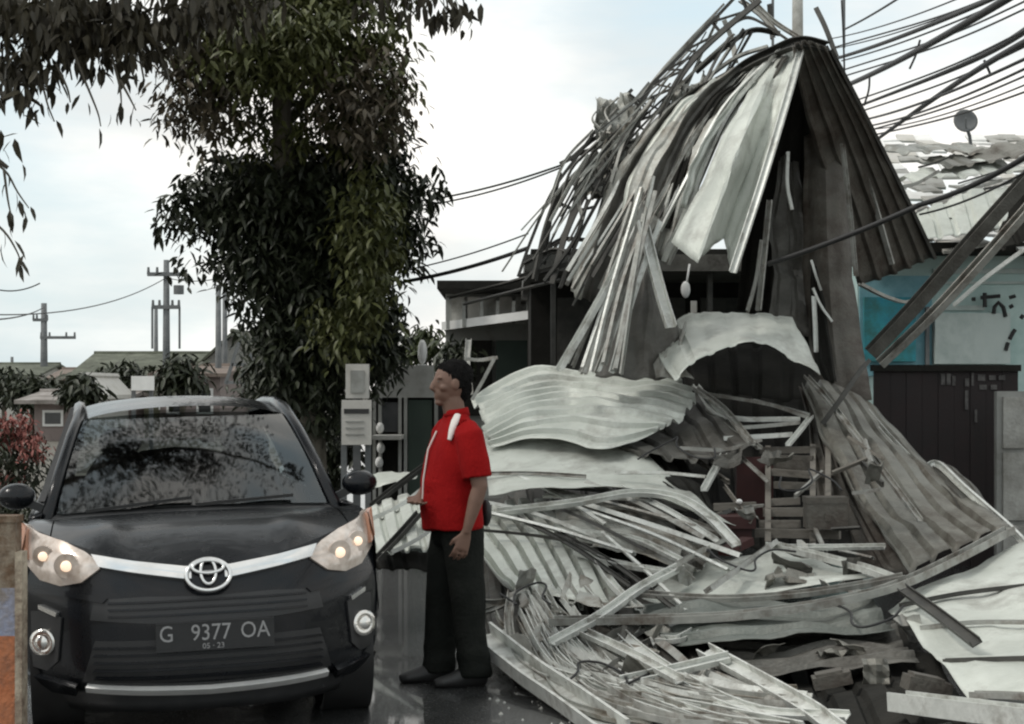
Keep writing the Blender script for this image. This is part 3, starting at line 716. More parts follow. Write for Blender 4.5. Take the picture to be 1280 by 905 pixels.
def gable(name, x0, x1, Y, zw, zr, depth, wm, rm, label, along='x', over=.35, win=2, cat='house'):
    root = empty(name, ((x0+x1)/2, Y, 0)); tag(root, label, cat)
    hx = (x1-x0)/2
    w = MB(); w.box((-hx,0,0),(hx,depth,zw))
    if along != 'x': w.add([(-hx,0,zw),(hx,0,zw),(0,0,zr-.05),(-hx,depth,zw),(hx,depth,zw),(0,depth,zr-.05)], [(0,1,2),(5,4,3)])
    else: w.add([(-hx,0,zw),(-hx,depth,zw),(-hx,depth/2,zr-.05),(hx,0,zw),(hx,depth,zw),(hx,depth/2,zr-.05)], [(0,2,1),(3,4,5)])
    w.build('wall', wm, root, True)
    r_ = MB(); t = .12; o = over
    if along == 'x':
        sl_ = (zr-zw)/(depth/2)
        for s in (-1, 1):
            ye = depth/2+s*(depth/2+o); ze = zw-sl_*o
            r_.add([(-hx-o,depth/2,zr),(hx+o,depth/2,zr),(hx+o,ye,ze),(-hx-o,ye,ze),(-hx-o,depth/2,zr+t),(hx+o,depth/2,zr+t),(hx+o,ye,ze+t),(-hx-o,ye,ze+t)], [(3,2,1,0),(4,5,6,7),(0,1,5,4),(2,3,7,6),(1,2,6,5),(3,0,4,7)])
    else:
        sl_ = (zr-zw)/hx
        for s in (-1, 1):
            xe = s*(hx+o); ze = zw-sl_*o
            r_.add([(0,-o,zr),(0,depth+o,zr),(xe,depth+o,ze),(xe,-o,ze),(0,-o,zr+t),(0,depth+o,zr+t),(xe,depth+o,ze+t),(xe,-o,ze+t)], [(3,2,1,0),(4,5,6,7),(0,1,5,4),(2,3,7,6),(1,2,6,5),(3,0,4,7)])
    ro = r_.build('roof', rm, root, True)
    m = MB(); m.tube([(-hx-o,depth/2,zr+t),(hx+o,depth/2,zr+t)] if along == 'x' else [(0,-o,zr+t),(0,depth+o,zr+t)], .10, 6); m.build('ridge_cap', rm, ro, True)
    for k in range(win):
        cx = -hx+(k+.5)*2*hx/win; ww = min(.7, hx/win*.55)
        f = MB(); f.box((cx-ww,-.06,zw*.38),(cx+ww,.02,zw*.80)); fo = f.build('window', white, root, True)
        m = MB(); m.box((cx-ww+.08,-.075,zw*.38+.08),(cx+ww-.08,-.055,zw*.80-.08)); m.build('pane', darkglass, fo, True)
    return root
def X(px, Y): return (px-CX)*Y/F
def Z(py, Y): return H+(HY-py)*Y/F
FAR = []
gable('house', X(95,70), X(235,70), 70, Z(472,70), Z(442,70), 9, wallo, roofg, 'olive house with a broad mossy green roof, left of the tall crossarm pole', win=3)
gable('house', X(200,58), X(275,58), 58, Z(470,58), Z(460,58), 6, wallp, roofb, 'pink walled house with a low brown roof below the poles', win=2)
gable('house', X(240,62), X(322,62), 64, Z(455,64), Z(418,64), 7, wallg, roofg, 'grey gable house behind the pair of thin poles', along='y', win=2)
gable('shed', X(88,50), X(122,50), 50, Z(492,50), Z(474,50), 4, wallw, wallw, 'small pale gabled shed left of the car roof', along='y', win=1, over=.15, cat='shed')
gable('house', X(20,52), X(118,52), 54, Z(503,54), Z(494,54), 5, wallp, roofp, 'low pink house with a pale flat looking roof at far left', win=2, over=.5)
gable('house', X(-60,90), X(30,90), 92, Z(470,92), Z(456,92), 8, wallw, roofg, 'distant pale house at the left edge under the wires', win=3)
for i_, (x_, y_, Y_, rx_, ry_, l_) in enumerate(((150,470,66,40,16,'dark bushy tree in front of the mossy roofed house'),(40,486,60,26,18,'dark bush under the weathered far pole'),(228,466,55,26,22,'dark bush at the foot of the tall crossarm pole'),(5,478,70,20,18,'dark tree at the far left edge below the wires'),(100,484,48.5,12,9,'low dark bush beside the small gabled shed'))):
    FAR.append((x_, y_, Y_, rx_, ry_, l_))
gable('house', X(60,85), X(115,85), 86, Z(474,86), Z(463,86), 6, wallo, roofb, 'distant brown roofed house beside the short leaning pole', win=2)
af = empty('lattice_frame', P(305, 488, 48)-Vector((0,0,1.6))); tag(af, 'thin grey A-shaped steel frame beside the dark tree', 'frame')
for a, b in (((282,480),(304,412)),((304,412),(322,480)),((290,456),(316,456)),((284,478),(320,478))):
    m = MB(); m.bar(P(*a,48), P(*b,48), .09); m.build('bar', polem, af)
ad = empty('roadside_board', P(178, 488, 45)-Vector((0,0,1.6))); tag(ad, 'small white board on posts in front of the olive house', 'sign')
m = MB(); m.box(P(164,488,45), P(192,470,45)+Vector((0,.1,0))); m.build('board', white, ad)
for x in (167, 189):
    m = MB(); m.bar(P(x,480,45.2), Vector((X(x,45.2),45.2,0)), .1); m.build('post', polem, ad)
def hut_pole(px, ytop, Y, r_, label, arms=(), lean=0):
    root = empty('utility_pole', (X(px,Y), Y, 0)); tag(root, label, 'utility pole')
    zt = Z(ytop, Y); m = MB(); m.tube([(0,0,0),(lean,0,zt)], [r_*1.25, r_*.8], 10); m.build('pole', polem, root, True, 180)
    for (py, half, cx) in arms:
        z = Z(py, Y); w = half*Y/F; c = cx*Y/F+lean*z/zt
        m = MB(); m.bar((c-w,-.1,z),(c+w,-.1,z), .16); ar = m.build('crossarm', polem, root, True)
        for k in (-1, -.5, .5, 1):
            m = MB(); m.tube([(c+k*w*.95,-.1,z),(c+k*w*.95,-.1,z+.3)], [.07,.05], 6); m.build('insulator', polem, ar, True)
    return root
hp = hut_pole(208, 325, 72, .15, 'tall utility pole with a wide crossarm over the low houses', [(343,23,0),(384,17,0)])
m = MB(); m.tube([(.55,-.15,Z(368,72)),(.55,-.15,Z(357,72))], .22, 10); m.build('transformer', polem, hp, True, 40)
for x in (-17, 17):
    m = MB(); m.bar((x*72/F,-.1,Z(384,72)),(x*72/F,-.1,Z(436,72)), .08); m.build('stay', polem, hp, True)
hut_pole(55, 379, 95, .20, 'weathered utility pole with short crossarms at far left', [(400,9,-4),(422,22,18)])
hut_pole(273, 356, 60, .11, 'thin dark pole left of a matching one, against the tree')
hut_pole(281, 358, 62, .10, 'thin dark pole right of its twin, against the tree')
hut_pole(15, 446, 110, .12, 'short far pole above the house at the left edge')
pb = hut_pole(195, 385, 90, .12, 'thin far pole just left of the tall crossarm pole')

# ---------------------------------------------------------------- street side between the car and the heap
ns = empty('notice_board', P(446, 488, 15.4)-Vector((0,0,1.6))); tag(ns, 'white framed notice board on a post in front of the dark tree', 'sign')
m = MB(); m.box(P(432,498,15.4), P(461,455,15.4)+Vector((0,.08,0))); m.build('frame', wallw, ns)
m = MB(); m.box(P(438,491,15.385), P(455,463,15.385)+Vector((0,.02,0))); m.build('panel', wallg, ns)
m = MB(); m.bar(Vector((X(446,15.5),15.5,0)), P(446,460,15.52), .07); m.build('post', polem, ns)
ls = empty('price_board', P(445, 488, 15.2)-Vector((0,0,1.6))); tag(ls, 'pale standing board below the framed notice board', 'sign')
m = MB(); m.box(P(427,556,15.2), P(464,500,15.2)+Vector((0,.06,0))); m.build('board', wallw, ls)
m = MB(); m.box(P(430,517,15.19), P(461,511,15.19)+Vector((0,.01,0))); m.build('stripe', ink, ls)
for y in (526, 534, 542):
    m = MB(); m.box(P(432,y+2,15.19), P(455,y,15.19)+Vector((0,.01,0))); m.build('line', wallg, ls)
for x in (430, 460):
    m = MB(); m.bar(Vector((X(x,15.3),15.3,0)), P(x,510,15.3), .05); m.build('leg', polem, ls)
ki = empty('street_kiosk', P(505, 488, 18)-Vector((0,0,1.6))); tag(ki, 'grey roadside kiosk with a signboard roof behind the man', 'kiosk')
kY = 18
m = MB(); m.box((X(468,kY),kY,Z(497,kY)), (X(542,kY),kY+.12,Z(457,kY))); sgn = m.build('fascia_board', wallg, ki)
for k, (a, b, y) in enumerate(((476,500,467),(504,520,470),(478,530,480))):
    m = MB(); m.box((X(a,kY),kY-.012,Z(y+5,kY)), (X(b,kY),kY,Z(y,kY))); m.build('painted_band', white if k != 1 else polem, sgn)
m = MB(); m.box((X(462,kY),kY+.1,0), (X(545,kY),kY+2.2,Z(497,kY))); m.build('rear_box', near_black, ki)
for x in (468, 475, 500, 507, 545):
    m = MB(); m.box((X(x-2,kY),kY-.02,0), (X(x+2,kY),kY+.1,Z(497,kY))); m.build('post', wallg, ki)
m = MB(); m.box((X(510,kY),kY+.02,0), (X(540,kY),kY+.08,Z(500,kY))); m.build('door', mat('dark green door',(.02,.035,.026),.6,0,(.03,.05,.036),4), ki)
m = MB(); m.box((X(476,kY),kY+.03,Z(540,kY)), (X(500,kY),kY+.08,Z(503,kY))); m.build('window', darkglass, ki)
m = MB(); m.box((X(470,kY),kY-.5,Z(548,kY)), (X(505,kY),kY+.05,Z(543,kY))); m.build('counter', wallw, ki)
for (x, y, r_, lb) in ((475,535,5,'white round basin highest on the kiosk front'),(476,560,5,'white round basin hung at mid height on the kiosk front'),(474,578,5,'white round basin lowest on the kiosk front')):
    m = MB(); c = P(x,y,kY-.05); m.ell(c, (r_*kY/F, .05, r_*1.4*kY/F), 12, 8); tag(m.build('basin', white, smooth=180), lb, 'basin')
m = MB(); c = P(528,440,kY-.2); m.ell(c, (.05,.05,.13), 10, 8); m.tube([c-Vector((0,0,.13)), P(528,457,kY-.2)], .05, 8); tag(m.build('white_bottle', white, smooth=180), 'white bottle shaped object standing on the kiosk signboard', 'bottle')
m = MB(); 
# hedge plants behind the kiosk
def shrub(px, py, Y, rx, ry, label, m_=leaf_g, n=120):
    root = empty('shrub', (X(px,Y), Y, 0)); tag(root, label, 'shrub')
    for k in range(4):
        limb('stem', [root.location+Vector((rt.uniform(-.1,.1),rt.uniform(-.1,.1),0)), P(px+rt.uniform(-rx,rx)*.4, py+ry*.5, Y), P(px+rt.uniform(-rx,rx)*.7, py-ry*.5, Y)], .03, .01, bark, root, 5)
    foliage('foliage', clumps(blob_points([B(px,py,Y,rx,ry,1), B(px-rx*.5,py+ry*.6,Y,rx*.7,ry*.5,1), B(px+rx*.4,py-ry*.5,Y,rx*.6,ry*.6,.8)], n, rt), 6, .10, rt), .17, m_, root, rt); return root
shrub(528,432,27,20,18,'green shrub above the kiosk, right of the tree')
shrub(572,452,24,18,22,'dark shrub between the kiosk and the grey balcony house', leaf_d)
shrub(410,565,20,38,40,'dark low shrub right of the windscreen pillar of the car', leaf_d)
shrub(330,470,30,28,30,'dark shrub left of the tree foot', leaf_d)

for a_ in FAR:
    root = empty('far_tree', (X(a_[0],a_[2]), a_[2], 0)); tag(root, a_[5], 'tree')
    limb('trunk', [root.location, P(a_[0], a_[1], a_[2])], .12, .05, bark, root, 6)
    foliage('crown', clumps(blob_points([B(a_[0],a_[1],a_[2],a_[3],a_[4],1), B(a_[0]-a_[3]*.5,a_[1]+a_[4]*.6,a_[2],a_[3]*.6,a_[4]*.6,1), B(a_[0]+a_[3]*.4,a_[1]+a_[4]*.7,a_[2],a_[3]*.6,a_[4]*.5,1)], 150, rt), 5, .2, rt), .4, leaf_d, root, rt)
# grey house with balcony, left of the fallen structure
hY = 25
hs = empty('balcony_house', (X(640,hY), hY, 0)); tag(hs, 'grey two storey house with white balcony ledge behind the left of the heap', 'house')
m = MB(); m.box((X(556,hY),hY+.3,0), (X(760,hY),hY+5,Z(352,hY))); m.build('wall', wallg, hs)
m = MB(); m.add([P(552,413,hY-.6),P(668,398,hY-1.2),P(668,398,hY+.3),P(552,413,hY+.3)]+[p+Vector((0,0,.12)) for p in (P(552,413,hY-.6),P(668,398,hY-1.2),P(668,398,hY+.3),P(552,413,hY+.3))], [(3,2,1,0),(4,5,6,7),(0,1,5,4),(1,2,6,5),(2,3,7,6),(3,0,4,7)]); m.build('ledge', white, hs)
m = MB(); m.box((X(550,hY),hY-1.0,Z(366,hY)), (X(700,hY),hY+5.2,Z(356,hY))); m.build('roof', near_black, hs)
for k, x in enumerate((572,592,612,632,652)):
    m = MB(); m.box((X(x-8,hY),hY+.22,Z(404,hY)), (X(x+8,hY),hY+.3,Z(370,hY))); fo = m.build('window', wallw if k % 2 else concrete, hs)
    m = MB(); m.box((X(x-4,hY),hY+.19,Z(401,hY)), (X(x+4,hY),hY+.22,Z(374,hY))); m.build('pane', wallg if k % 2 else darkglass, fo)
for x in (560,580,602,622,642,660):
    m = MB(); m.bar(P(x,412-(x-556)*.12,hY-.75), P(x,376,hY-.75), .05); m.build('post', wallg, hs)
for k, (x0, x1) in enumerate(((575,615),(620,660),(665,705))):
    m = MB(); m.box((X(x0,hY),hY+.2,Z(520,hY)), (X(x1,hY),hY+.3,Z(425,hY))); m.build('shutter', near_black if k != 1 else mat('dark green shutter',(.03,.05,.04),.6,0,(.045,.07,.055),4), hs)
m = MB(); m.tube([P(672,405,23.5), P(745,403,23.5)], .035, 8); tag(m.build('lamp_tube', white, smooth=60), 'pale horizontal tube in the dark left of the leaning battens', 'tube')
m = MB(); m.ell(P(668,404,23), (.05,.05,.06), 10, 8); tag(m.build('bulb', white, smooth=180), 'white bulb under the grey balcony ledge', 'bulb')

# dark shop behind the fallen structure
sY = 19
shp = empty('shop_building', (X(850,sY), sY, 0)); tag(shp, 'dark open shop front behind the standing folded sheets', 'shop')
m = MB(); m.box((X(665,sY),sY+1.2,0), (X(1075,sY),sY+6,Z(300,sY))); m.build('wall', near_black, shp)  # near black wall stands in for the dark void behind the folds
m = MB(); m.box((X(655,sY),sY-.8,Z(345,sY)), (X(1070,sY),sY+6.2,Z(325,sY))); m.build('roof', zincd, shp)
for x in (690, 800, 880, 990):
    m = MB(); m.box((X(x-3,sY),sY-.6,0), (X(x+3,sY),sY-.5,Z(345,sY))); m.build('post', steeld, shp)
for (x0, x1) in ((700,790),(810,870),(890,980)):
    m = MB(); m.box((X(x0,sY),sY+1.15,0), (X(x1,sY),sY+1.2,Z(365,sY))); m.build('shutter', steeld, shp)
m = MB(); m.ell(P(857,362,18), (.05,.03,.09), 10, 8); m.bar(P(857,362,18), P(862,330,18), .02); tag(m.build('lamp', white, smooth=180), 'white lamp hanging in the dark under the folded sheets', 'lamp')
m = MB(); m.box(P(864,395,17.6), P(871,376,17.6)+Vector((0,.05,0))); m.box(P(861,395,17.6), P(874,391,17.6)+Vector((0,.07,0))); m.bar(P(867.5,395,17.62), Vector((X(867.5,17.62),17.62,0)), .05); tag(m.build('meter_box', wallw), 'small pale box on a post in the dark under the folded sheets', 'box')

# teal building at the right
bY = 17.5
tb = empty('teal_shop', (X(1200,bY), bY, 0)); tag(tb, 'pale teal shop building with sign panels at the right', 'shop')
m = MB(); m.box((X(1072,bY),bY,0), (X(1420,bY),bY+6,Z(318,bY))); m.build('wall', teal, tb)
m = MB(); m.box((X(1070,bY),bY-.5,Z(320,bY)), (X(1425,bY),bY+.1,Z(308,bY))); m.build('eaves_beam', near_black, tb)
V = []; nr = 17
for k in range(nr):
    y0 = bY-.6+k*.40; z0 = Z(312,bY)+k*.125
    x0 = X(1078+2*k,bY)+rnd.uniform(-.05,.05)
    cols = 14
    for c in range(cols):
        if rnd.random() < .22: continue
        xa = x0+c*.24; m = MB(); dz = rnd.uniform(-.02,.03)
        m.box((xa,y0+rnd.uniform(-.04,.04),z0+dz),(xa+.236,y0+.46,z0+.03+dz), Matrix.Translation((0,0,0)))
        tl = m.build('tile', rnd.choice((wallw, concrete, white)) , tb)
        tl.rotation_euler = (R(16)+rnd.uniform(-.09,.09), rnd.uniform(-.08,.08), rnd.uniform(-.18,.18))
        tl.location.y += 0
for o in list(tb.children):
    if o.name.startswith('tile'):
        # put the pivot of each tile at its own middle so the tilt stays in place
        c = sum((v.co for v in o.data.vertices), Vector())/8
        for v in o.data.vertices: v.co -= c
        o.location = c
m = MB(); m.box((X(1078,bY),bY-.10,Z(452,bY)), (X(1142,bY),bY-.01,Z(372,bY))); bs = m.build('blue_signboard', tealb, tb)
for (x0,y0,x1,y1,mm) in ((1084,432,1103,428,signw),(1108,430,1136,426,signw),(1080,384,1140,378,signw),(1096,398,1120,395,wallg)):
    m = MB(); m.box((X(x0,bY),bY-.112,Z(y0,bY)), (X(x1,bY),bY-.10,Z(y1,bY))); m.build('painted_band', mm, bs)
for (x, y, rx, ry) in ((1146,408,9,13),(1146,437,9,15),(1112,446,18,8)):
    m = MB(); c = P(x,y,bY-.13); m.ell(c, (rx*bY/F, .025, ry*bY/F), 20, 8); m.build('oval_badge', signw, bs, smooth=180)
m = MB(); m.box((X(1165,bY),bY-.14,Z(455,bY)), (X(1258,bY),bY-.02,Z(392,bY))); ws_ = m.build('pale_signboard', signw, tb)
for (x0,y0,x1,y1) in ((1160,458,1164.5,384),(1165,394,1262,391)):
    m = MB(); m.box((X(x0,bY),bY-.17,Z(y0,bY)), (X(x1,bY),bY-.141,Z(y1,bY))); m.build('frame_strip', white, ws_)
m = MB(); m.box((X(1074,bY),bY-.03,Z(470,bY)), (X(1164,bY),bY-.004,Z(345,bY))); m.build('blue_wall_panel', mat('pale blue paint', (.16,.36,.44), .8, 0, (.26,.46,.50), 1.6, stain=(.12,.29,.34), stain_amt=.45), tb)
for (x0, x1, y0, y1) in ((1166,1290,336,342),(1170,1290,352,355),(1176,1230,382,388)):
    m = MB(); m.box((X(x0,bY),bY-.03,Z(y1,bY)), (X(x1,bY),bY-.004,Z(y0,bY))); m.build('painted_band', signw, tb)
m = MB(); m.box((X(1155,bY),bY-.1,Z(460,bY)), (X(1159,bY),bY-.03,Z(384,bY))); m.build('downpipe', polem, tb)
# brush marks painted on the wall
for pts in ([(1242,392),(1243,384),(1248,378),(1254,384),(1257,396)], [(1262,384),(1266,382)], [(1262,372),(1269,370)], [(1226,372),(1250,370)], [(1231,366),(1231,384)], [(1215,374),(1219,374)], [(1262,424),(1266,416),(1269,412)], [(1257,438),(1260,428)], [(1276,398),(1279,394)]):
    V, Fc = [], []
    mbr = MB(); mbr.tube([P(x,y,bY-.145) for x, y in pts], .022, 6); mbr.build('brush_mark', ink, tb)
# maroon fence and the grey cabinet
fY = 15.5
flk = mat('flaked paint', (.045,.042,.042), .9, 0, (.13,.125,.12), 14)
fn = empty('maroon_fence', (X(1180,fY), fY, 0)); tag(fn, 'dark maroon sheet fence in front of the teal building', 'fence')
for k in range(9):
    x0 = 1093+k*20; m = MB(); m.box((X(x0,fY),fY+.004*(k % 2),0), (X(x0+19.6,fY),fY+.05+.004*(k % 2),Z(462-k*.6,fY))); m.build('panel', maroon, fn)
m = MB(); m.box((X(1090,fY),fY-.04,Z(464,fY)), (X(1275,fY),fY+.08,Z(456,fY))); m.build('top_rail', near_black, fn)
for (x, y, w, h) in ((1176,474,5,14),(1183,474,5,14),(1190,476,4,12),(1206,478,5,10),(1214,474,3,16),(1222,472,9,8),(1236,472,8,6),(1248,472,8,6),(1224,484,9,6),(1238,484,8,6),(1206,500,4,24),(1218,520,3,16)):
    m = MB(); m.box((X(x,fY),fY-.012,Z(y+h*.5,fY)), (X(x+w,fY),fY-.001,Z(y-h*.5,fY))); m.build('flaked_mark', flk, fn)
cb_ = empty('grey_cabinet', (X(1300,14.6), 14.6, 0)); tag(cb_, 'pale grey panelled cabinet at the right edge', 'cabinet')
m = MB(); m.box((X(1246,14.6),14.6,0), (X(1360,14.6),14.68,Z(489,14.6))); m.build('carcass', wallg, cb_)
for (y0, y1) in ((560,496),(650,566),(700,656)):
    m = MB(); m.box((X(1253,14.6),14.57,Z(y0,14.6)), (X(1350,14.6),14.6,Z(y1,14.6))); m.build('panel', concrete, cb_)
# dish on a short mast
ds = empty('satellite_dish', P(1216,186,19.5)); tag(ds, 'grey round dish on a short mast above the tiled roof', 'dish')
m = MB(); c = P(1207,152,19.4)
for i in range(7):
    pass
V = []; Fc = []; nd = 20; ax = Vector((-.25,-1,.15)).normalized(); xx = ax.orthogonal().normalized(); yy = ax.cross(xx)
for i in range(6):
    r_ = .125*i/5
    for k in range(nd):
        a = 2*math.pi*k/nd; V.append(c+(xx*math.cos(a)+yy*math.sin(a)*1.1)*r_+ax*(.04*(i/5)**2))
for i in range(5):
    for k in range(nd): Fc.append((i*nd+k, i*nd+(k+1)%nd, (i+1)*nd+(k+1)%nd, (i+1)*nd+k))
mk('reflector', V, Fc, polem, ds, smooth=60, thick=.015)
m = MB(); m.tube([c+Vector((0,.03,0)), P(1212,170,19.45), P(1216,200,19.5)], .02, 6); m.build('mast', polem, ds)
m = MB(); m.tube([c+Vector((0,-.02,-.1)), c+ax*.14], .008, 5); m.build('feed_arm', polem, ds)

# ---------------------------------------------------------------- the standing folded roof
def T(rows): return [list(r) for r in zip(*rows)]
def PP(l): return [P(*a) for a in l]
G_STRIP = 'long folded strips hanging on the left of the standing roof'
# broad bright panels hanging from the peak, folded in a zigzag
sheet('hanging_sheet', [PP([(950,82,14.1),(968,72,14.0),(985,62,14.0),(1000,55,13.9)]),
                        PP([(905,170,13.5),(930,165,13.2),(952,168,13.5),(975,165,13.3)]),
                        PP([(838,306,13.0),(869,332,12.6),(904,298,13.1),(914,342,12.8)])], zinc, ribs=4, amp=.012, crumple=.03, sharp_u=True, jag=.015, label='broad bright sheet with zigzag lower edge hanging below the peak', nv=30)
channel('edge_strip', PP([(1002,58,13.8),(985,120,13.4),(955,220,13.0),(916,340,12.75)]), .055, steel, 'bright folded rim along the right side of the hanging zigzag sheet')
# strips sweeping from the ridge down to the left
def strip(pts, w, m, label=None, group=None, tw=0, ribs=2, skew=0, amp=.02):
    """long narrow folded sheet; pts = (px, py, Y) along the middle, w = (px) half widths"""
    rows = []
    for i, (x, y, d) in enumerate(pts):
        a = pts[max(i-1, 0)]; b = pts[min(i+1, len(pts)-1)]
        dx, dy = b[0]-a[0], b[1]-a[1]; l = math.hypot(dx, dy); nx, ny = -dy/l, dx/l
        ww = w[i] if isinstance(w, (list, tuple)) else w
        rows.append([P(x+nx*ww*k, y+ny*ww*k, d+tw*k+ (skew if k == 0 else 0)) for k in (-1, 0, 1)])
    return sheet('folded_strip', rows, m, ribs=ribs, amp=amp, crumple=.03, cfreq=2.4, jag=.03, label=label, group=group, cat='metal strip', nv=22)
strip([(985,66,14.4),(930,100,14.2),(870,190,13.9),(842,270,13.8),(826,330,13.8)], [5,13,20,20,12], zinc2, 'wide pale strip just left of the zigzag sheet', tw=.16, ribs=3)  # alternating pale and dark materials imitate how each strip faces the light
strip([(970,70,14.5),(900,105,14.3),(845,190,14.1),(818,270,14.0),(800,330,14.0)], [5,9,14,16,12], zincd, 'dark strip between two pale ones under the ridge', tw=-.10)
strip([(955,76,14.6),(880,115,14.5),(825,190,14.3),(795,260,14.2),(770,350,14.0)], [4,8,13,15,10], zinc2, 'grey strip sweeping from the ridge to the bundle of battens', tw=.12)
strip([(935,84,14.8),(862,124,14.7),(805,200,14.6),(765,290,14.5),(735,380,14.4)], [4,8,12,14,10], zincd, 'dull strip left of the middle of the fan', tw=-.12)
strip([(915,95,15.0),(845,135,14.9),(788,210,14.8),(745,300,14.8),(716,372,14.8)], [4,7,11,13,9], zinc2, 'leftmost pale strip of the fan below the ridge', tw=.12)
strip([(985,70,13.95),(945,120,13.8),(915,190,13.5),(890,250,13.3),(875,290,13.2)], [3,6,8,9,6], zincd, 'short dark strip lying on the bright zigzag sheet', tw=.05)
strip([(965,78,14.1),(915,130,13.9),(878,200,13.6),(852,262,13.5)], [3,6,8,6], zinc, 'slim bright strip left of the short dark one', tw=-.06)
strip([(940,86,14.3),(888,140,14.1),(850,215,13.9),(830,285,13.8)], [3,5,7,5], near_black, 'slim near black strip imitating a shaded gap of the fan', tw=.04)  # near black colour imitates the dark gap between strips
strip([(900,100,14.6),(850,140,14.5),(800,215,14.4),(782,275,14.3)], [3,6,9,6], zinc, 'bright slim strip over the dull left part of the fan', tw=.08)
# thin battens over the fan
G_FAN = 'thin battens lying over the fan of strips'
for k in range(26):
    t = k/25; x1 = 985-105*t+rnd.uniform(-10,10); y1 = 66+45*t+rnd.uniform(-6,8)
    x4 = 845-150*t+rnd.uniform(-16,16); y4 = 300+50*t+rnd.uniform(-25,40); d = 13.5+1.2*t
    m_ = (steelm, steel, steeld)[k % 3]
    channel('thin_batten', PP([(x1,y1,d+.5),(x1*.62+x4*.38-10,y1*.66+y4*.34-8,d+.25),(x1*.25+x4*.75-4,y1*.28+y4*.72,d),(x4,y4,d)]), rnd.uniform(.022,.04), m_, 'thin curved batten among the fan of strips under the ridge', 'steel batten', G_FAN, twist=rnd.uniform(0,6))
# right slope, seen from below, and what stands inside it
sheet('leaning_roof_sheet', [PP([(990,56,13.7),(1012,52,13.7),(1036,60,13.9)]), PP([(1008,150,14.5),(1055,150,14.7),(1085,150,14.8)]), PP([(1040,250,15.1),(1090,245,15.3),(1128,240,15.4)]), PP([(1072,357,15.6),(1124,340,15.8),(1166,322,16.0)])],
      zincb, ribs=5, amp=.035, crumple=.025, label='dark ribbed sheet sloping down on the right of the peak', nv=30, side=-1)  # darker material deepens the shade of the underside
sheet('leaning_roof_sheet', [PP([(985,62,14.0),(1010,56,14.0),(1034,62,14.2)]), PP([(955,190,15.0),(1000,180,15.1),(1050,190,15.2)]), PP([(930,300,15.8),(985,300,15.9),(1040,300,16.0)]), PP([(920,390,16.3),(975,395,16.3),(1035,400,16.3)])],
      near_black, ribs=4, amp=.03, crumple=.05, label='near black sheet standing in for shade at the back under the peak', nv=24)  # shade inside the fold is put into the sheet colour
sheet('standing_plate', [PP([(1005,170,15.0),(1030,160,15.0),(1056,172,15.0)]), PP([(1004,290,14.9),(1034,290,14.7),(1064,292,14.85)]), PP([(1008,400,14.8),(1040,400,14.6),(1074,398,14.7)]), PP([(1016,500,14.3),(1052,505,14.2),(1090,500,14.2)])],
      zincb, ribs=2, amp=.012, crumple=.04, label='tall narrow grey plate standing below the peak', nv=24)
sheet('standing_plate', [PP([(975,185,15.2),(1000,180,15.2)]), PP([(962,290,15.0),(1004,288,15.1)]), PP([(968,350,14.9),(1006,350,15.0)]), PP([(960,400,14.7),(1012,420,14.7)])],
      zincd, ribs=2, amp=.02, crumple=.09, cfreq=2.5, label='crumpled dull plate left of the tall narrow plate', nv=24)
strip([(1018,330,14.55),(1021,380,14.5),(1028,440,14.3),(1040,480,14.0)], [4,9,12,7], near_black, 'torn dark strip down the front of the tall plate', tw=.05)
for a, lb in (([(1014,325,14.4),(1020,345,14.4),(1026,362,14.45)], 'short bright torn flap on the tall plate'), ([(1016,360,14.4),(1026,382,14.4),(1040,402,14.4)], 'slanting bright flap lower on the tall plate'), ([(1017,370,14.35),(1019,410,14.3),(1020,440,14.25)], 'thin upright bright edge on the tall plate')):
    channel('torn_flap', PP(a), .035, steel, lb)
for a, m_, lb in (([(952,300,14.2),(945,350,14.2),(934,390,14.0)], steelm, 'grey batten hanging left inside the hollow'), ([(962,250,14.4),(955,320,14.3),(948,388,14.1)], steelm, 'grey batten hanging right inside the hollow'), ([(985,190,14.6),(984,230,14.6),(990,262,14.6)], steel, 'pale bent batten high inside the hollow'), ([(1053,180,14.75),(1062,260,14.7),(1070,345,14.6)], steelm, 'upright batten at the joint of plate and sloping sheet'), ([(1070,175,15.0),(1092,250,15.3),(1115,330,15.5)], steelm, 'batten along a rib of the right sloping sheet')):
    channel('batten', PP(a), .045, m_, lb)
channel('ridge_cap', PP([(898,112,14.5),(930,84,14.3),(965,66,14.1),(1000,53,13.75),(1036,60,13.95)]), .09, steeld, 'dark bent ridge cap over the top of the folds', h=.06, twist=1.2)
channel('edge_strip', PP([(1036,60,13.9),(1078,140,14.75),(1128,240,15.4),(1167,322,16.0)]), .06, steeld, 'dark edge strip down the right sloping sheet', twist=.6)
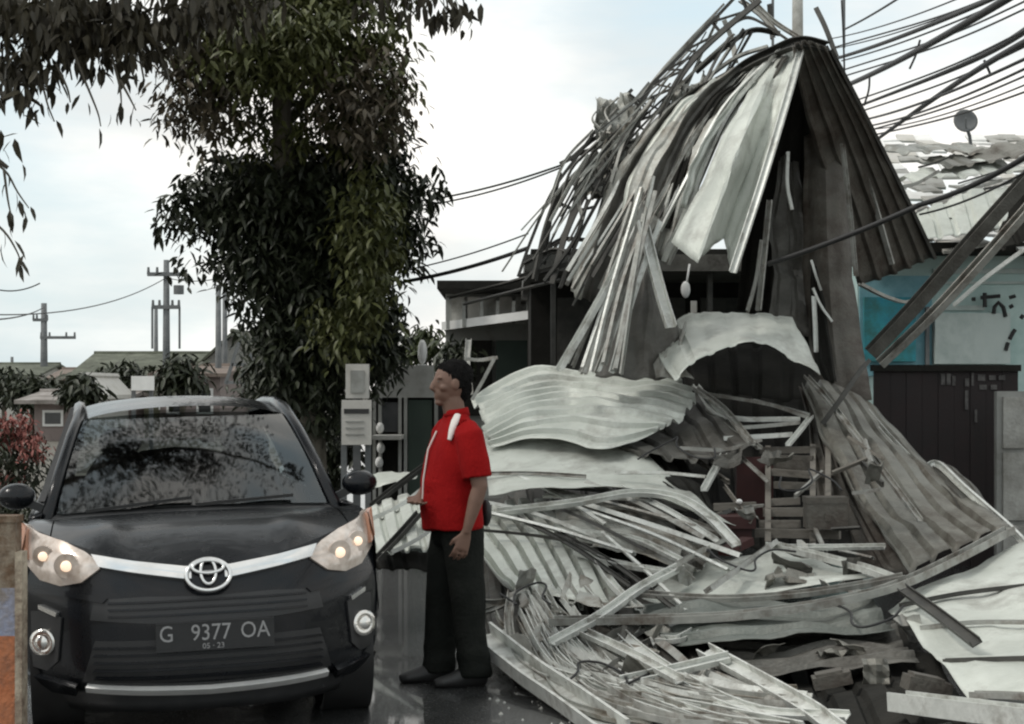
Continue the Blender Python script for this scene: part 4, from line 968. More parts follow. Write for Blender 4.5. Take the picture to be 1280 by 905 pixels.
# draped dark sheet and the bundle of leaning battens
sheet('draped_sheet', [PP([(790,268,14.0),(808,262,14.0),(822,275,14.0)]), PP([(770,350,13.7),(808,345,13.5),(832,365,13.7)]), PP([(752,420,13.5),(800,425,13.3),(850,412,13.5)]), PP([(745,472,13.3),(800,474,13.1),(846,470,13.2)])],
      zincd, ribs=3, amp=.05, crumple=.08, cfreq=1.3, prof=wave, label='dark grey sheet draped behind the leaning battens', nv=24)
channel('bright_post', PP([(803,276,13.3),(815,325,13.2),(827,370,13.1),(839,408,13.0)]), .085, steel, 'bright leaning channel right of the draped sheet', twist=.3)
channel('bright_post', PP([(806,258,13.6),(768,340,13.3),(735,400,13.1),(699,462,12.9)]), .07, steel, 'long bright channel leaning down to the left of the bundle', twist=.3)
G_BUN = 'bundle of battens leaning under the fan'
for k in range(15):
    x1 = 800+rnd.uniform(-12,16)+k*1.2; x2 = 712+k*4.6+rnd.uniform(-5,5)
    d = 13.6-.02*k
    channel('leaning_batten', PP([(x1,250+rnd.uniform(-30,50),d),((x1+x2)/2+rnd.uniform(-7,3),365,d-.3),(x2,452+rnd.uniform(0,18),d-.6)]), rnd.uniform(.03,.055), (steel, steelm, zinc2)[k % 3], 'pale batten in the leaning bundle left of the draped sheet', 'steel batten', G_BUN, twist=rnd.uniform(0,6))
# the frame of dark bars on the left of the fan
truss(PP([(925,-10,15.2),(850,70,15.2),(808,115,15.2),(780,175,15.2),(742,235,15.1)]), PP([(950,0,15.1),(880,60,15.1),(842,110,15.1),(815,175,15.1),(785,225,15.0)]), 9, .05, steeld, 'dark double barred truss slanting along the top left of the fold')
truss(PP([(905,5,15.6),(840,75,15.6),(790,150,15.6),(748,225,15.5)]), PP([(893,22,15.6),(832,84,15.6),(776,160,15.6),(735,240,15.5)]), 8, .035, steelm, 'slim grey truss behind the dark slanting one')
G_OUT = 'thin dark bars curving down the left outline'
for k, a in enumerate(([(790,112,15.6),(755,150,15.6),(722,195,15.6),(690,240,15.5),(664,300,15.4),(648,345,15.3)], [(742,210,15.5),(706,232,15.5),(684,280,15.4),(668,350,15.2)], [(770,185,15.4),(735,235,15.4),(708,290,15.3),(690,355,15.2)], [(780,190,15.3),(748,250,15.3),(722,300,15.2),(700,360,15.1)],
                   [(735,250,15.3),(718,300,15.2),(680,352,15.1)], [(700,215,15.7),(690,260,15.6),(680,330,15.4)], [(760,230,15.2),(742,290,15.1),(718,350,15.0)], [(722,240,15.5),(700,300,15.4),(655,352,15.2)], [(648,345,15.3),(690,335,15.2),(740,320,15.1)], [(560,372,16.2),(640,352,15.6),(735,322,15.2)], [(580,380,16.0),(650,362,15.5),(700,350,15.2)],
                   [(700,205,15.7),(730,190,15.6),(770,178,15.4)], [(712,200,15.7),(745,172,15.6),(790,150,15.5)], [(690,250,15.6),(720,262,15.5),(745,258,15.4)], [(672,322,15.4),(700,300,15.3),(735,300,15.2)], [(655,330,15.3),(690,312,15.3),(715,318,15.2)])):
    channel('outline_bar', PP(a), .05 if k < 5 else .035, steeld, 'thin dark bent bar on the left outline of the fold', 'steel bar', G_OUT, twist=k)
G_TOP = 'bent bars sticking up behind the peak'
for k, a in enumerate(([(915,30,15.4),(935,22,15.4),(958,32,15.3),(985,50,15.2)], [(925,0,15.5),(950,18,15.4),(970,40,15.3)], [(870,90,15.5),(905,60,15.5),(940,38,15.4),(975,42,15.3)], [(880,100,15.2),(920,72,15.1),(960,58,15.0)], [(1020,10,15.6),(1032,35,15.5),(1046,72,15.4)], [(905,25,15.5),(915,50,15.5),(920,80,15.4)], [(962,5,15.8),(964,30,15.8),(966,48,15.7)], [(935,-5,15.7),(965,25,15.6),(1000,48,15.4)])):
    channel('bent_bar', PP(a), .045, (steeld, steelm)[k % 2], 'bent bar sticking up around the peak of the fold', 'steel bar', G_TOP, twist=k)
G_SLOPE = 'thin bars in the mess on the upper left slope'
for k in range(36):
    t = rnd.random(); x0 = 925-185*t+rnd.uniform(-14,22); y0 = 8+165*t+rnd.uniform(-6,30); l = rnd.uniform(80,210); an = R(rnd.gauss(124,8))
    x1, y1 = x0+math.cos(an)*l, y0+math.sin(an)*l
    d = 15.0+rnd.uniform(-.3,.4)
    channel('slope_bar', PP([(x0,y0,d),((x0+x1)/2+rnd.uniform(-9,5),(y0+y1)/2+rnd.uniform(-7,3),d),(x1,y1,d-.1)]), rnd.uniform(.014,.028), (steeld, steelm, steeld, zinc2)[k % 4], 'thin bar in the mess on the upper left slope of the fold', 'steel bar', G_SLOPE, twist=rnd.uniform(0,6))
# torn mesh-like scraps caught on the frame
for k, (q, lb) in enumerate((([(742,125,15.5),(790,112,15.5),(800,170,15.4),(745,185,15.4)], 'pale crumpled scrap caught high on the left frame'), ([(735,190,15.5),(775,185,15.4),(760,250,15.3),(712,250,15.4)], 'pale crumpled scrap caught lower on the left frame'), ([(765,180,15.3),(805,165,15.2),(790,240,15.1),(755,250,15.1)], 'pale crumpled scrap beside the fan of strips'), ([(838,120,15.3),(880,85,15.3),(890,120,15.2),(840,160,15.2)], 'pale scrap between truss and strips near the top'))):
    a, b, c, d = PP(q); sheet('ragged_piece', [[a, a.lerp(b,.5)+Vector((0,.12,.03)), b], [a.lerp(d,.5)+Vector((0,-.1,0)), (a+b+c+d)/4, b.lerp(c,.5)+Vector((0,.1,0))], [d, d.lerp(c,.5)-Vector((0,.1,.04)), c]], zinc2, ribs=4, amp=.03, crumple=.16, cfreq=3.5, jag=.12, label=lb, nv=18)
for k in range(14):
    x, y = rnd.uniform(705,800), rnd.uniform(115,260)
    if x < 760-(y-115)*.4: x += 35
    a = [(x,y,15.3),(x+rnd.uniform(-22,22),y+rnd.uniform(5,30),15.3),(x+rnd.uniform(-30,12),y+rnd.uniform(25,60),15.2)]
    channel('short_bar', PP(a), rnd.uniform(.02,.035), (steeld, steelm)[k % 2], 'short bent bar in the tangle on the left frame', 'steel bar', 'short bars tangled on the left frame', twist=k)

# the barrel-bent sheet in the middle
sheet('barrel_sheet', [PP([(822,425,13.7),(850,400,13.9),(900,391,14.0),(950,391,14.0),(990,398,13.9)]), PP([(826,450,13.2),(860,420,13.4),(905,408,13.5),(955,405,13.5),(1002,420,13.4)]), PP([(845,478,12.7),(872,450,12.8),(910,432,12.9),(960,434,12.9),(1026,468,12.8)])],
      zinc, ribs=6, amp=.012, crumple=.035, label='pale sheet bent like a barrel over a dark gap', nv=20)
sheet('gap_sheet', [PP([(850,440,14.6),(900,430,14.6),(950,430,14.6),(1020,450,14.6)]), PP([(858,492,13.9),(905,492,13.9),(950,494,13.9),(1015,498,13.9)])], near_black, ribs=5, amp=.03, crumple=.05, label='near black sheet standing in for shade under the barrel bent sheet', nv=12)  # near black colour stands in for the shade in the gap
sheet('draped_sheet', [PP([(842,412,13.6),(858,402,13.7)]), PP([(824,440,13.3),(850,445,13.1)]), PP([(806,470,13.2),(868,474,12.9)])], zinc2, ribs=2, amp=.04, crumple=.06, prof=wave, label='grey draped flap left of the barrel bent sheet', nv=18)
# ---------------------------------------------------------------- heap: big pale sheets at its left
def QQ(l): return [Q(*a) for a in l]
sheet('pale_sheet', T([QQ([(588,500,.3),(632,478,.35),(688,462,.3),(760,468,.25),(860,482,.2)]), QQ([(596,520,.1),(650,500,.0),(705,486,.15),(770,492,.05),(872,500,.1)]), QQ([(604,545,-.1),(655,522,-.3),(715,515,-.2),(770,515,-.35),(850,530,-.1)]), QQ([(610,556,-.15),(660,548,-.3),(715,552,-.3),(755,558,-.35),(822,540,-.2)])]),
      zinc, ribs=9, amp=.035, crumple=.055, cfreq=1.2, label='wavy pale sheet lying highest on the left of the heap', nv=26, jag=.03)
sheet('pale_sheet', [QQ([(600,548,.15),(680,553,.1),(760,560,.1),(810,580,.1)]), QQ([(606,578,0),(690,578,-.1),(775,585,-.05),(862,612,.0)]), QQ([(612,612,-.1),(690,604,-.25),(780,606,-.2),(890,640,-.1)]), QQ([(618,636,-.15),(695,626,-.4),(790,618,-.35),(918,672,-.25)])],
      zinc, ribs=3, amp=.006, crumple=.05, cfreq=.9, label='smooth broad sheet below the wavy one behind the man', nv=22, curl=-.05)
sheet('pale_sheet', T([QQ([(690,632,.15),(760,634,.15),(830,650,.15),(888,690,.1)]), QQ([(700,655,-.05),(770,662,-.1),(835,676,-.1),(880,702,0)]), QQ([(735,690,-.05),(780,690,-.2),(830,705,-.15),(860,716,0)])]),
      zinc2, ribs=4, amp=.035, crumple=.06, label='ribbed sheet right of the fanned one with two dark slots', nv=18)
sheet('fanned_sheet', [QQ([(570,640,.1),(612,630,.05),(652,620,.1),(698,622,.05)]), QQ([(598,690,-.05),(650,684,-.1),(692,676,-.1),(740,676,-.05)]), QQ([(640,732,-.2),(690,744,-.25),(735,752,-.25),(784,750,-.15)])],
      zinc, ribs=7, amp=.06, crumple=.03, label='fanned ribbed sheet right behind the waist of the man', nv=22, prof=trap, jag=.02)
sheet('pale_sheet', [QQ([(712,715,-.2),(745,722,-.2),(770,728,-.2)]), QQ([(700,745,-.3),(750,755,-.35),(806,762,-.3)]), ], zinc2, ribs=2, amp=.03, crumple=.05, label='small pale offcut below the fanned sheet', nv=10)
sheet('pale_sheet', [QQ([(720,664,.25),(770,672,.2),(820,690,.2)]), QQ([(742,690,.1),(785,700,.1),(828,715,.1)])], near_black, ribs=4, amp=.03, crumple=.04, label='near black sheet imitating shade in the slot right of the fanned one', nv=10)  # shade of the slot painted as a near black sheet
channel('bent_flashing', QQ([(620,640,-.3),(720,628,-.5),(790,616,-.5),(845,622,-.45),(885,645,-.45),(920,680,-.4)]), .06, steel, 'long bright curved rim along the smooth broad sheet', twist=.5)
channel('bent_flashing', QQ([(700,634,-.15),(800,634,-.2),(850,648,-.2),(905,668,-.25)]), .045, steelm, 'grey curved rim under the long bright one', twist=.5)
# dark sheets in the middle
sheet('dark_sheet', [QQ([(756,540,.2),(800,530,.3),(845,505,.5),(872,488,.6)]), QQ([(770,556,.0),(830,552,.1),(880,545,.2),(905,530,.3)]), QQ([(800,570,-.1),(850,578,-.1),(900,572,.0),(942,556,.1)])], zincd, ribs=5, amp=.035, crumple=.05, label='dark ribbed sheet left of the wire like frame of battens', nv=18)
sheet('dark_sheet', [QQ([(756,558,.25),(800,560,.3),(850,575,.5)]), QQ([(780,585,.1),(840,600,.1),(880,615,.3)]), QQ([(850,625,.15),(890,640,.1),(915,655,.2)])], near_black, ribs=4, amp=.03, crumple=.06, label='near black sheet imitating shade under the dark ribbed one', nv=14)  # near black layer imitates the shade below the ribs
for a, w_, m_, lb in (([(868,484,.2),(905,512,.15),(940,555,.1)], .055, steelm, 'slanting batten over the dark ribbed sheet'), ([(870,482,.3),(905,520,.2),(1000,524,.3)], .05, steel, 'upper pale batten of the wire like frame'), ([(880,492,.4),(960,505,.4),(1012,522,.3)], .045, steelm, 'grey batten above the wire like frame'), ([(905,548,.2),(960,545,.3),(990,543,.3)], .06, steel, 'lower pale batten of the wire like frame'), ([(985,556,.1),(1000,538,.2),(1014,520,.3)], .04, steel, 'short slanting batten closing the wire like frame'), ([(920,535,.2),(960,532,.3),(1000,528,.3)], .05, steelm, 'middle batten of the wire like frame'), ([(940,500,.5),(980,510,.5),(1010,518,.4)], .04, steel, 'batten from the barrel sheet to the frame corner'), ([(880,612,0),(892,590,.05),(905,568,.1)], .05, steel, 'short upright batten left of the dark red seat'),
                      ([(885,510,.3),(915,535,.2),(950,560,.2)], .045, steelm, 'second slanting batten over the dark ribbed sheet'), ([(850,560,-.05),(905,562,.05),(950,550,.2)], .045, steelm, 'batten at the foot of the dark ribbed sheet')):
    channel('frame_batten', QQ(a), w_, m_, lb)
# broken rack, crate and dark red bench in the hollow
rk = empty('broken_rack', Vector((Q(1000,640,.5).x, Q(1000,640,.5).y, 0))); tag(rk, 'broken grey slatted rack in the hollow of the heap', 'rack')
for (x0, y0, x1, y1, w_) in ((950,563,1020,562,.05),(958,578,1016,580,.12),(965,590,1018,594,.05),(962,628,1000,626,.05),(955,640,1052,640,.06),(950,655,1000,655,.05),(945,666,1050,668,.06),(968,606,1016,608,.05)):
    m = MB(); m.bar(Q(x0,y0,.6), Q(x1,y1,.6), .04, w_); m.build('slat', wood if w_ < .1 else zincb, rk)
for (x, y0, y1) in ((960,560,680),(1016,558,680),(1035,560,640)):
    m = MB(); m.bar(Q(x,y1,.62), Q(x,y0,.62)+Vector((0,0,.0)), .04, .04); m.build('post', wood, rk)
ct = MB(); c = Q(1032,660,.4); ct.box((c.x-.13,c.y-.08,c.z),(c.x+.13,c.y+.1,c.z+.20)); ct.box((c.x-.135,c.y-.085,c.z+.165),(c.x+.135,c.y+.105,c.z+.205)); ct.box((c.x-.02,c.y-.09,c.z+.05),(c.x+.02,c.y-.08,c.z+.10)); tag(ct.build('crate', zincb), 'grey brown box at the foot of the ribbed ramp sheet', 'box')
bn = empty('red_bench', Vector((Q(935,640,.5).x, Q(935,640,.5).y, 0))); tag(bn, 'dark red broken bench half buried in the hollow of the heap', 'bench')
c = Q(945,600,.8)
m = MB(); m.box(c+Vector((-.15,-.05,-.30)), c+Vector((.12,.04,.12))); m.box(c+Vector((-.10,-.05,.12)), c+Vector((.07,.03,.17))); m.build('backrest', darkred, bn, smooth=60)
c = Q(915,655,.4); m = MB(); m.box(c+Vector((-.16,-.15,-.02)), c+Vector((.14,.2,.06))); m.box(c+Vector((-.12,-.1,-.12)), c+Vector((.12,.1,-.02))); m.build('seat', darkred, bn)
m = MB(); m.bar(Q(892,634,.2), Q(945,632,.3), .04, .05); m.build('rail', wood, bn)
m = MB(); m.bar(Q(905,690,.2), Q(935,676,.3), .09, .05); m.build('foot', darkred, bn)
m = MB(); m.ell(Q(924,627,.15), (.022,.02,.018), 10, 8); tag(m.build('pale_lump', white, smooth=180), 'small pale lump on the rail of the dark red bench', 'lump')
# ribbed ramp sheets at the right foot of the fold
sheet('ramp_sheet', [PP([(1002,478,13.6),(1028,474,13.7),(1058,490,13.8),(1092,512,13.9)]), PP([(1030,545,12.7),(1070,545,12.9),(1110,556,13.1),(1145,568,13.3)]), PP([(1080,628,11.9),(1120,625,12.1),(1165,622,12.3),(1205,618,12.5)]), PP([(1135,712,11.0),(1180,694,11.2),(1225,676,11.4),(1264,657,11.6)])],
      zincr, ribs=5, amp=.045, crumple=.035, label='long ribbed sheet sliding down from the foot of the fold to the right', nv=30, jag=.01)
sheet('ramp_sheet', [PP([(1150,585,13.2),(1170,580,13.3),(1190,588,13.4)]), PP([(1190,620,12.4),(1215,618,12.5),(1230,620,12.6)]), PP([(1220,668,11.8),(1250,655,11.9),(1278,660,12.0)])], zincd, ribs=3, amp=.035, crumple=.03, label='short ribbed sheet right of the long ramp sheet', nv=18)
sheet('dark_sheet', [PP([(1002,485,13.7),(1010,490,13.6),(1028,520,13.5)]), PP([(1015,560,13.1),(1035,575,12.9),(1062,600,12.6)]), PP([(1030,640,12.6),(1060,650,12.3),(1100,660,12.0)]), PP([(1050,700,12.0),(1090,715,11.6),(1140,716,11.1)])], zincb, ribs=3, amp=.03, crumple=.05, label='brown sheet coloured as the shadow side of the ramp sheet', nv=20, side=-1)  # dark brown material stands in for the ramp's shadow side
channel('bent_flashing', PP([(1008,470,13.5),(1035,500,13.1),(1090,570,12.2),(1150,650,11.3)]), .045, steelm, 'pale rim along the left edge of the ramp sheet')
channel('bent_flashing', PP([(1076,505,13.7),(1110,545,13.3),(1150,583,13.1),(1172,580,13.1),(1205,610,12.5),(1262,660,11.8),(1290,690,11.3)]), .05, steel, 'bright rim along the right edge of the ramp sheet')
channel('dark_bar', PP([(1028,530,12.9),(1050,500,12.9),(1072,468,13.0),(1085,452,13.1)]), .06, steeld, 'dark bar crossing the top of the ramp sheet')
# front right
sheet('pale_sheet', [QQ([(800,742,.1),(850,712,.2),(910,690,.3),(965,690,.3)]), QQ([(815,745,0),(880,730,.05),(950,715,.1),(1040,705,.15)]), QQ([(830,752,-.1),(900,745,-.1),(980,738,-.1),(1105,722,-.05)])], zinc, ribs=2, amp=.015, crumple=.06, label='pale triangular sheet in the front middle of the heap', nv=16)
sheet('dark_sheet', [QQ([(955,690,.5),(1010,700,.5),(1085,720,.4)]), QQ([(985,715,.3),(1040,722,.25),(1100,730,.2)])], near_black, ribs=3, amp=.03, crumple=.05, label='near black sheet imitating shade behind the pale triangular one', nv=12)  # shaded gap behind the triangle, painted near black
sheet('green_grey_sheet', T([QQ([(790,752,-.05),(880,752,0),(980,748,0),(1075,742,0)]), QQ([(800,782,-.2),(890,778,-.2),(985,772,-.2),(1100,765,-.15)]), QQ([(850,806,-.25),(920,806,-.3),(1010,795,-.3),(1120,788,-.2)])]), green_dull, ribs=4, amp=.03, crumple=.07, label='dull green grey sheet lying across the front middle', nv=16)
sheet('green_grey_sheet', T([QQ([(880,800,.2),(950,798,.2),(1030,792,.2),(1118,785,.2)]), QQ([(890,818,-.05),(960,818,-.05),(1040,812,0),(1130,806,0)]), QQ([(905,842,-.1),(970,836,-.15),(1050,830,-.1),(1150,830,0)])]), zincd, ribs=5, amp=.03, crumple=.06, label='dark sheet below the dull green grey one', nv=14)
sheet('pale_sheet', [QQ([(1110,762,.0),(1165,735,.05),(1225,705,.15),(1310,672,.2)]), QQ([(1140,790,-.15),(1195,775,-.1),(1260,755,-.05),(1330,735,0)]), QQ([(1180,835,-.3),(1240,825,-.25),(1300,812,-.2),(1345,800,-.1)]), QQ([(1210,866,-.2),(1260,866,-.2),(1310,862,-.2),(1350,860,-.1)])],
      zinc, ribs=2, amp=.008, crumple=.05, label='largest bright sheet at the lower right corner', nv=22)
G_SEAM = 'seams across the largest bright sheet'
for k, a in enumerate(([(1125,757,-.12),(1200,742,-.1),(1300,730,-.05)], [(1150,785,-.22),(1220,778,-.2),(1310,778,-.1)], [(1180,826,-.34),(1240,824,-.34),(1310,822,-.3)])):
    channel('seam_bar', QQ(a), .035, steeld if k != 1 else steelm, ['dark seam bar high on the largest bright sheet','grey seam bar in the middle of the largest bright sheet','dark seam bar low on the largest bright sheet'][k], 'steel bar', None)
channel('bright_beam', QQ([(1122,876,-.25),(1200,886,-.3),(1300,898,-.3)]), .11, steel, 'broad pale beam lying at the bottom right edge', h=.08)
channel('bright_beam', QQ([(1215,868,-.2),(1260,869,-.2),(1310,872,-.2)]), .05, steelm, 'short grey beam above the broad pale one')
sheet('dark_sheet', [QQ([(900,800,.9),(1000,790,1.0),(1130,780,1.0)]), QQ([(900,850,.35),(1010,850,.35),(1180,840,.4)]), QQ([(950,915,.1),(1050,915,.1),(1240,905,.2)])], near_black, ribs=8, amp=.03, crumple=.08, label='near black sheet standing in for shade in the front right hollow', nv=16)  # near black sheet added in place of the shaded void
for (x, y, s, lb) in ((1040,850,.09,'crushed tin in the dark front hollow'),(1158,858,.10,'grey block left of the largest bright sheet')):
    m = MB(); c = Q(x,y,-.1); M_ = Matrix.Translation(c) @ Matrix.Rotation(rnd.uniform(-.5,.5),4,'Z') @ Matrix.Rotation(rnd.uniform(-.3,.3),4,'Y')
    m.box((-s,-s*.6,-s*.3),(s,s*.6,s*.35), M_); m.box((-s*.8,-s*.5,s*.35),(s*.6,s*.5,s*.5), M_); tag(m.build('crushed_tin', zincb), lb, 'tin')
# named front bars
for a, w_, m_, lb in (([(1262,662,-.1),(1200,695,-.2),(1125,730,-.35),(1060,748,-.4),(980,762,-.4),(880,772,-.4),(690,776,-.35)], .075, steelm, 'longest bar, sweeping from the ramp sheet across the front of the heap'),
    ([(800,742,-.3),(900,748,-.35),(1000,742,-.4),(1080,730,-.4),(1130,720,-.4)], .05, steelm, 'bar along the lower edge of the pale triangular sheet'),
    ([(975,684,-.1),(1040,684,-.1),(1106,683,-.1)], .04, steel, 'straight thin bright bar below the rack'),
    ([(962,680,-.1),(1020,694,-.15),(1080,710,-.2),(1128,728,-.3)], .065, steel, 'bright bar slanting right below the rack'),
    ([(968,678,-.2),(930,706,-.3),(885,738,-.35)], .055, steelm, 'bar lying over the pale triangular sheet'),
    ([(1128,735,-.4),(1170,765,-.45),(1220,803,-.5)], .055, steeld, 'dark bar sticking out over the largest bright sheet'),
    ([(910,672,-.2),(870,692,-.3),(835,712,-.35)], .045, steelm, 'bar right of the fanned sheet'),
    ([(690,803,-.35),(750,770,-.4),(800,735,-.4),(850,708,-.35)], .06, steel, 'bright crossing bar right of the man at knee height'),
    ([(775,852,-.3),(840,838,-.35),(912,821,-.4)], .06, steel, 'bright bar crossing the dark lower middle'),
    ([(730,790,-.4),(790,818,-.4),(850,850,-.4)], .055, steel, 'pale bar slanting down to the dark lower middle'),
    ([(600,790,-.35),(660,838,-.3),(710,872,-.25),(770,915,-.2)], .15, steel, 'broad pale channel along the road edge of the heap'),
    ([(640,810,-.1),(700,850,-.1),(790,872,-.15),(880,888,-.15),(1000,912,-.15)], .07, steel, 'long pale curved bar low along the front'),
    ([(880,812,-.35),(940,845,-.3),(1010,885,-.25),(1050,915,-.2)], .08, steel, 'pale channel slanting to the bottom edge right of the middle'),
    ([(640,738,-.3),(636,780,-.3),(650,820,-.25),(690,850,-.2)], .05, steelm, 'curved bar right beside the trousers of the man'),
    ([(800,760,-.3),(770,735,-.3),(745,700,-.25)], .05, steel, 'bright edge of the small pale offcut'),
    ([(720,690,-.25),(770,704,-.3),(840,716,-.35)], .05, steel, 'bright bar in the slots right of the fanned sheet'),
    ([(700,664,-.2),(760,668,-.25),(800,676,-.3),(850,700,-.3)], .045, steel, 'bright bar over the upper slot')):
    channel('debris_bar', QQ(a), w_, m_, lb, twist=rnd.uniform(0, .6))
G_TANG = 'thin battens tangled along the front foot of the heap'
for k in range(34):
    x = rnd.uniform(620, 900); y0 = 725+max(0, (x-620))*.28; y = rnd.uniform(y0, y0+85)
    ang = rnd.choice((rnd.gauss(.5,.25), rnd.gauss(-.35,.3), rnd.gauss(1.3,.3))); l = rnd.uniform(30, 95)
    dx, dy = math.cos(ang)*l, math.sin(ang)*l*.7; o_ = rnd.uniform(-.25,.2)
    a = [(x-dx/2,y-dy/2,o_),(x+rnd.uniform(-6,6),y+rnd.uniform(-5,7),o_-.05),(x+dx/2,y+dy/2,o_)]
    channel('tangled_batten', QQ(a), rnd.uniform(.022,.05), (steel, steelm, steelm, zinc2)[k % 4], 'thin bent batten in the tangle at the front foot of the heap', 'steel batten', G_TANG, twist=rnd.uniform(0,6))
G_SWEEP = 'long bent strips sweeping across the front of the heap'
for k in range(26):
    t = k/25; x0 = 622+rnd.uniform(0,60)+t*60; y0 = 728+rnd.uniform(0,70); x3 = 780+t*250+rnd.uniform(-30,30); y3 = 905-10*t+rnd.uniform(-40,15)
    xm = x0+(x3-x0)*.22; ym = y0+(y3-y0)*rnd.uniform(.45,.68); xn = x0+(x3-x0)*.6; yn = y0+(y3-y0)*rnd.uniform(.78,.95)
    channel('long_strip', QQ([(x0,y0,-.12),(xm,ym,-.22),(xn,yn,-.24),(x3,y3,-.16)]), rnd.uniform(.035,.085), (steel, steelm, zinc2, steel, steelm)[k % 5], 'long bent strip sweeping down across the front of the heap', 'steel batten', G_SWEEP, h=rnd.uniform(.02,.04), twist=rnd.uniform(-.5,.5))
G_LOW = 'pale battens slanting along the bottom of the heap'
for k in range(22):
    x = rnd.uniform(690, 960); y = 845+(x-690)*.10+rnd.uniform(-18,40); l = rnd.uniform(50,130)
    channel('slanted_batten', QQ([(x-l/2,y-l*.22,-.1),(x,y+rnd.uniform(-4,4),-.15),(x+l/2,y+l*.24,-.1)]), rnd.uniform(.03,.06), (steel, steelm)[k % 2], 'pale batten slanting along the bottom of the heap', 'steel batten', G_LOW, twist=rnd.uniform(0,6))
G_FLOW = 'long thin battens lying over the pale sheets'
for k in range(22):
    x = rnd.uniform(660, 840); y = rnd.uniform(566, 735); l = rnd.uniform(110, 210); an = .10+max(0, (y-600))*.0035+rnd.gauss(0,.16)
    if y < 625 and rnd.random() < .6: continue
    dx, dy = math.cos(an)*l/2, math.sin(an)*l/2
    channel('thin_batten', QQ([(x-dx,y-dy,-.28),(x,y-rnd.uniform(1,7),-.33),(x+dx,y+dy,-.28)]), rnd.uniform(.018,.038), (steel, steelm, steeld, steel)[k % 4], 'long thin batten lying over the pale sheets right of the man', 'steel batten', G_FLOW, twist=rnd.uniform(0,6))
G_LOOSE = 'loose battens lying over the heap'
for k in range(26):
    x, y = rnd.uniform(830,1090), rnd.uniform(560,700)
    l = rnd.uniform(20,60); ang = rnd.gauss(.15,.6)
    channel('loose_batten', QQ([(x-l*math.cos(ang)/2,y-l*math.sin(ang)/2,.3),(x+l*math.cos(ang)/2,y+l*math.sin(ang)/2,.25)]), rnd.uniform(.02,.04), (steelm, wood, steeld)[k % 3], 'short loose batten in the dark hollow of the heap', 'steel batten', G_LOOSE, straight=True, twist=rnd.uniform(0,6))
# added lower layers that close the heap, their dark colour standing in for shade
sheet('under_sheet', [QQ([(590,640,1.1),(700,600,1.3),(800,580,1.6)]), QQ([(600,720,.5),(720,700,.6),(850,700,.7)]), QQ([(610,800,.15),(740,800,.2),(900,790,.3)]), QQ([(640,850,.1),(780,880,.1),(950,890,.1)])], zincd, ribs=10, amp=.03, crumple=.09, label='dark sheet added for shade under the tangle of battens', nv=20)
sheet('under_sheet', [PP([(840,480,15.5),(940,480,15.5),(1060,500,15.2)]), PP([(830,580,14.4),(940,580,14.3),(1050,600,14.0)]), QQ([(850,690,1.0),(950,690,1.1),(1070,700,1.2)])], near_black, ribs=8, amp=.03, crumple=.09, label='near black sheet standing in for shade at the back of the hollow', nv=18)
G_BIT = 'torn bits of sheet scattered on the heap'
for k in range(26):
    if k < 9: x, y, of = rnd.uniform(640,900), rnd.uniform(700,880), -.2
    else: x, y, of = rnd.uniform(850,1150), rnd.uniform(560,880), -.05
    if y > 790+(x-610)*.6: y -= 120
    c = Q(x, y, of); w_, h_ = rnd.uniform(.05,.14), rnd.uniform(.04,.10); M_ = Matrix.Rotation(rnd.uniform(0,6),3,'Z') @ Matrix.Rotation(rnd.gauss(0,.6),3,'X') @ Matrix.Rotation(rnd.gauss(0,.5),3,'Y')
    V = []
    for j in range(5):
        for i in range(5):
            a, b = i/4-.5, j/4-.5; q = Vector((a*w_*2*(1+.4*noise.noise(Vector((b*4,k,0)))), b*h_*2*(1+.4*noise.noise(Vector((a*4,k,5)))), .05*noise.noise(Vector((a*3,b*3,k*2)))+.03*abs(a)))
            V.append(c+M_ @ q)
    zm = min(v.z for v in V)
    if zm < .01: V = [v+Vector((0,0,.012-zm)) for v in V]
    tag(mk('torn_bit', V, [(j*5+i, j*5+i+1, (j+1)*5+i+1, (j+1)*5+i) for j in range(4) for i in range(4)], (zincr, zincd, zincr, steelm)[k % 4], thick=.003), 'small torn bit of sheet scattered on the heap', 'sheet scrap', G_BIT)
for k, (x, y, l, lb) in enumerate(((660,742,70,'black loose wire curling right of the trousers of the man'),(760,840,120,'black loose wire curling low over the battens'),(930,700,110,'black loose wire over the pale triangular sheet'),(1010,600,70,'black loose wire in front of the broken rack'),(850,560,90,'black loose wire over the dark ribbed sheet'),(1080,770,120,'black loose wire over the green grey sheet'))):
    pts = [Q(x+l*(t/7-.5)+10*math.sin(t*1.7+k), y+14*math.sin(t*1.1+k*2), -.34) for t in range(8)]
    m = MB(); m.tube([spl(pts, i/40) for i in range(41)], .007, 5); tag(m.build('loose_wire', cable, smooth=180), lb, 'wire')
# grit along the road edge of the heap
V = []; Fc = []
for k in range(160):
    t = rnd.random(); x = 600+170*t+rnd.gauss(-12,26); y = 792+118*t+rnd.gauss(10,16)
    yy = 1.6*F/max(y-HY, 60); c = Vector(((x-CX)*yy/F, yy, .004)); r_ = abs(rnd.gauss(0,.005))+.003; b = len(V)
    for d in ((-1,-1,0),(1,-1,0),(1,1,0),(-1,1,0),(0,0,1.1)): V.append(c+Vector((d[0]*r_*rnd.uniform(.5,1.2), d[1]*r_*rnd.uniform(.5,1.2), d[2]*r_)))
    Fc += [(b,b+1,b+4),(b+1,b+2,b+4),(b+2,b+3,b+4),(b+3,b,b+4)]
gr = mk('grit', V, Fc, concrete); tag(gr, 'fine pale grit on the road along the edge of the heap', kind='stuff')
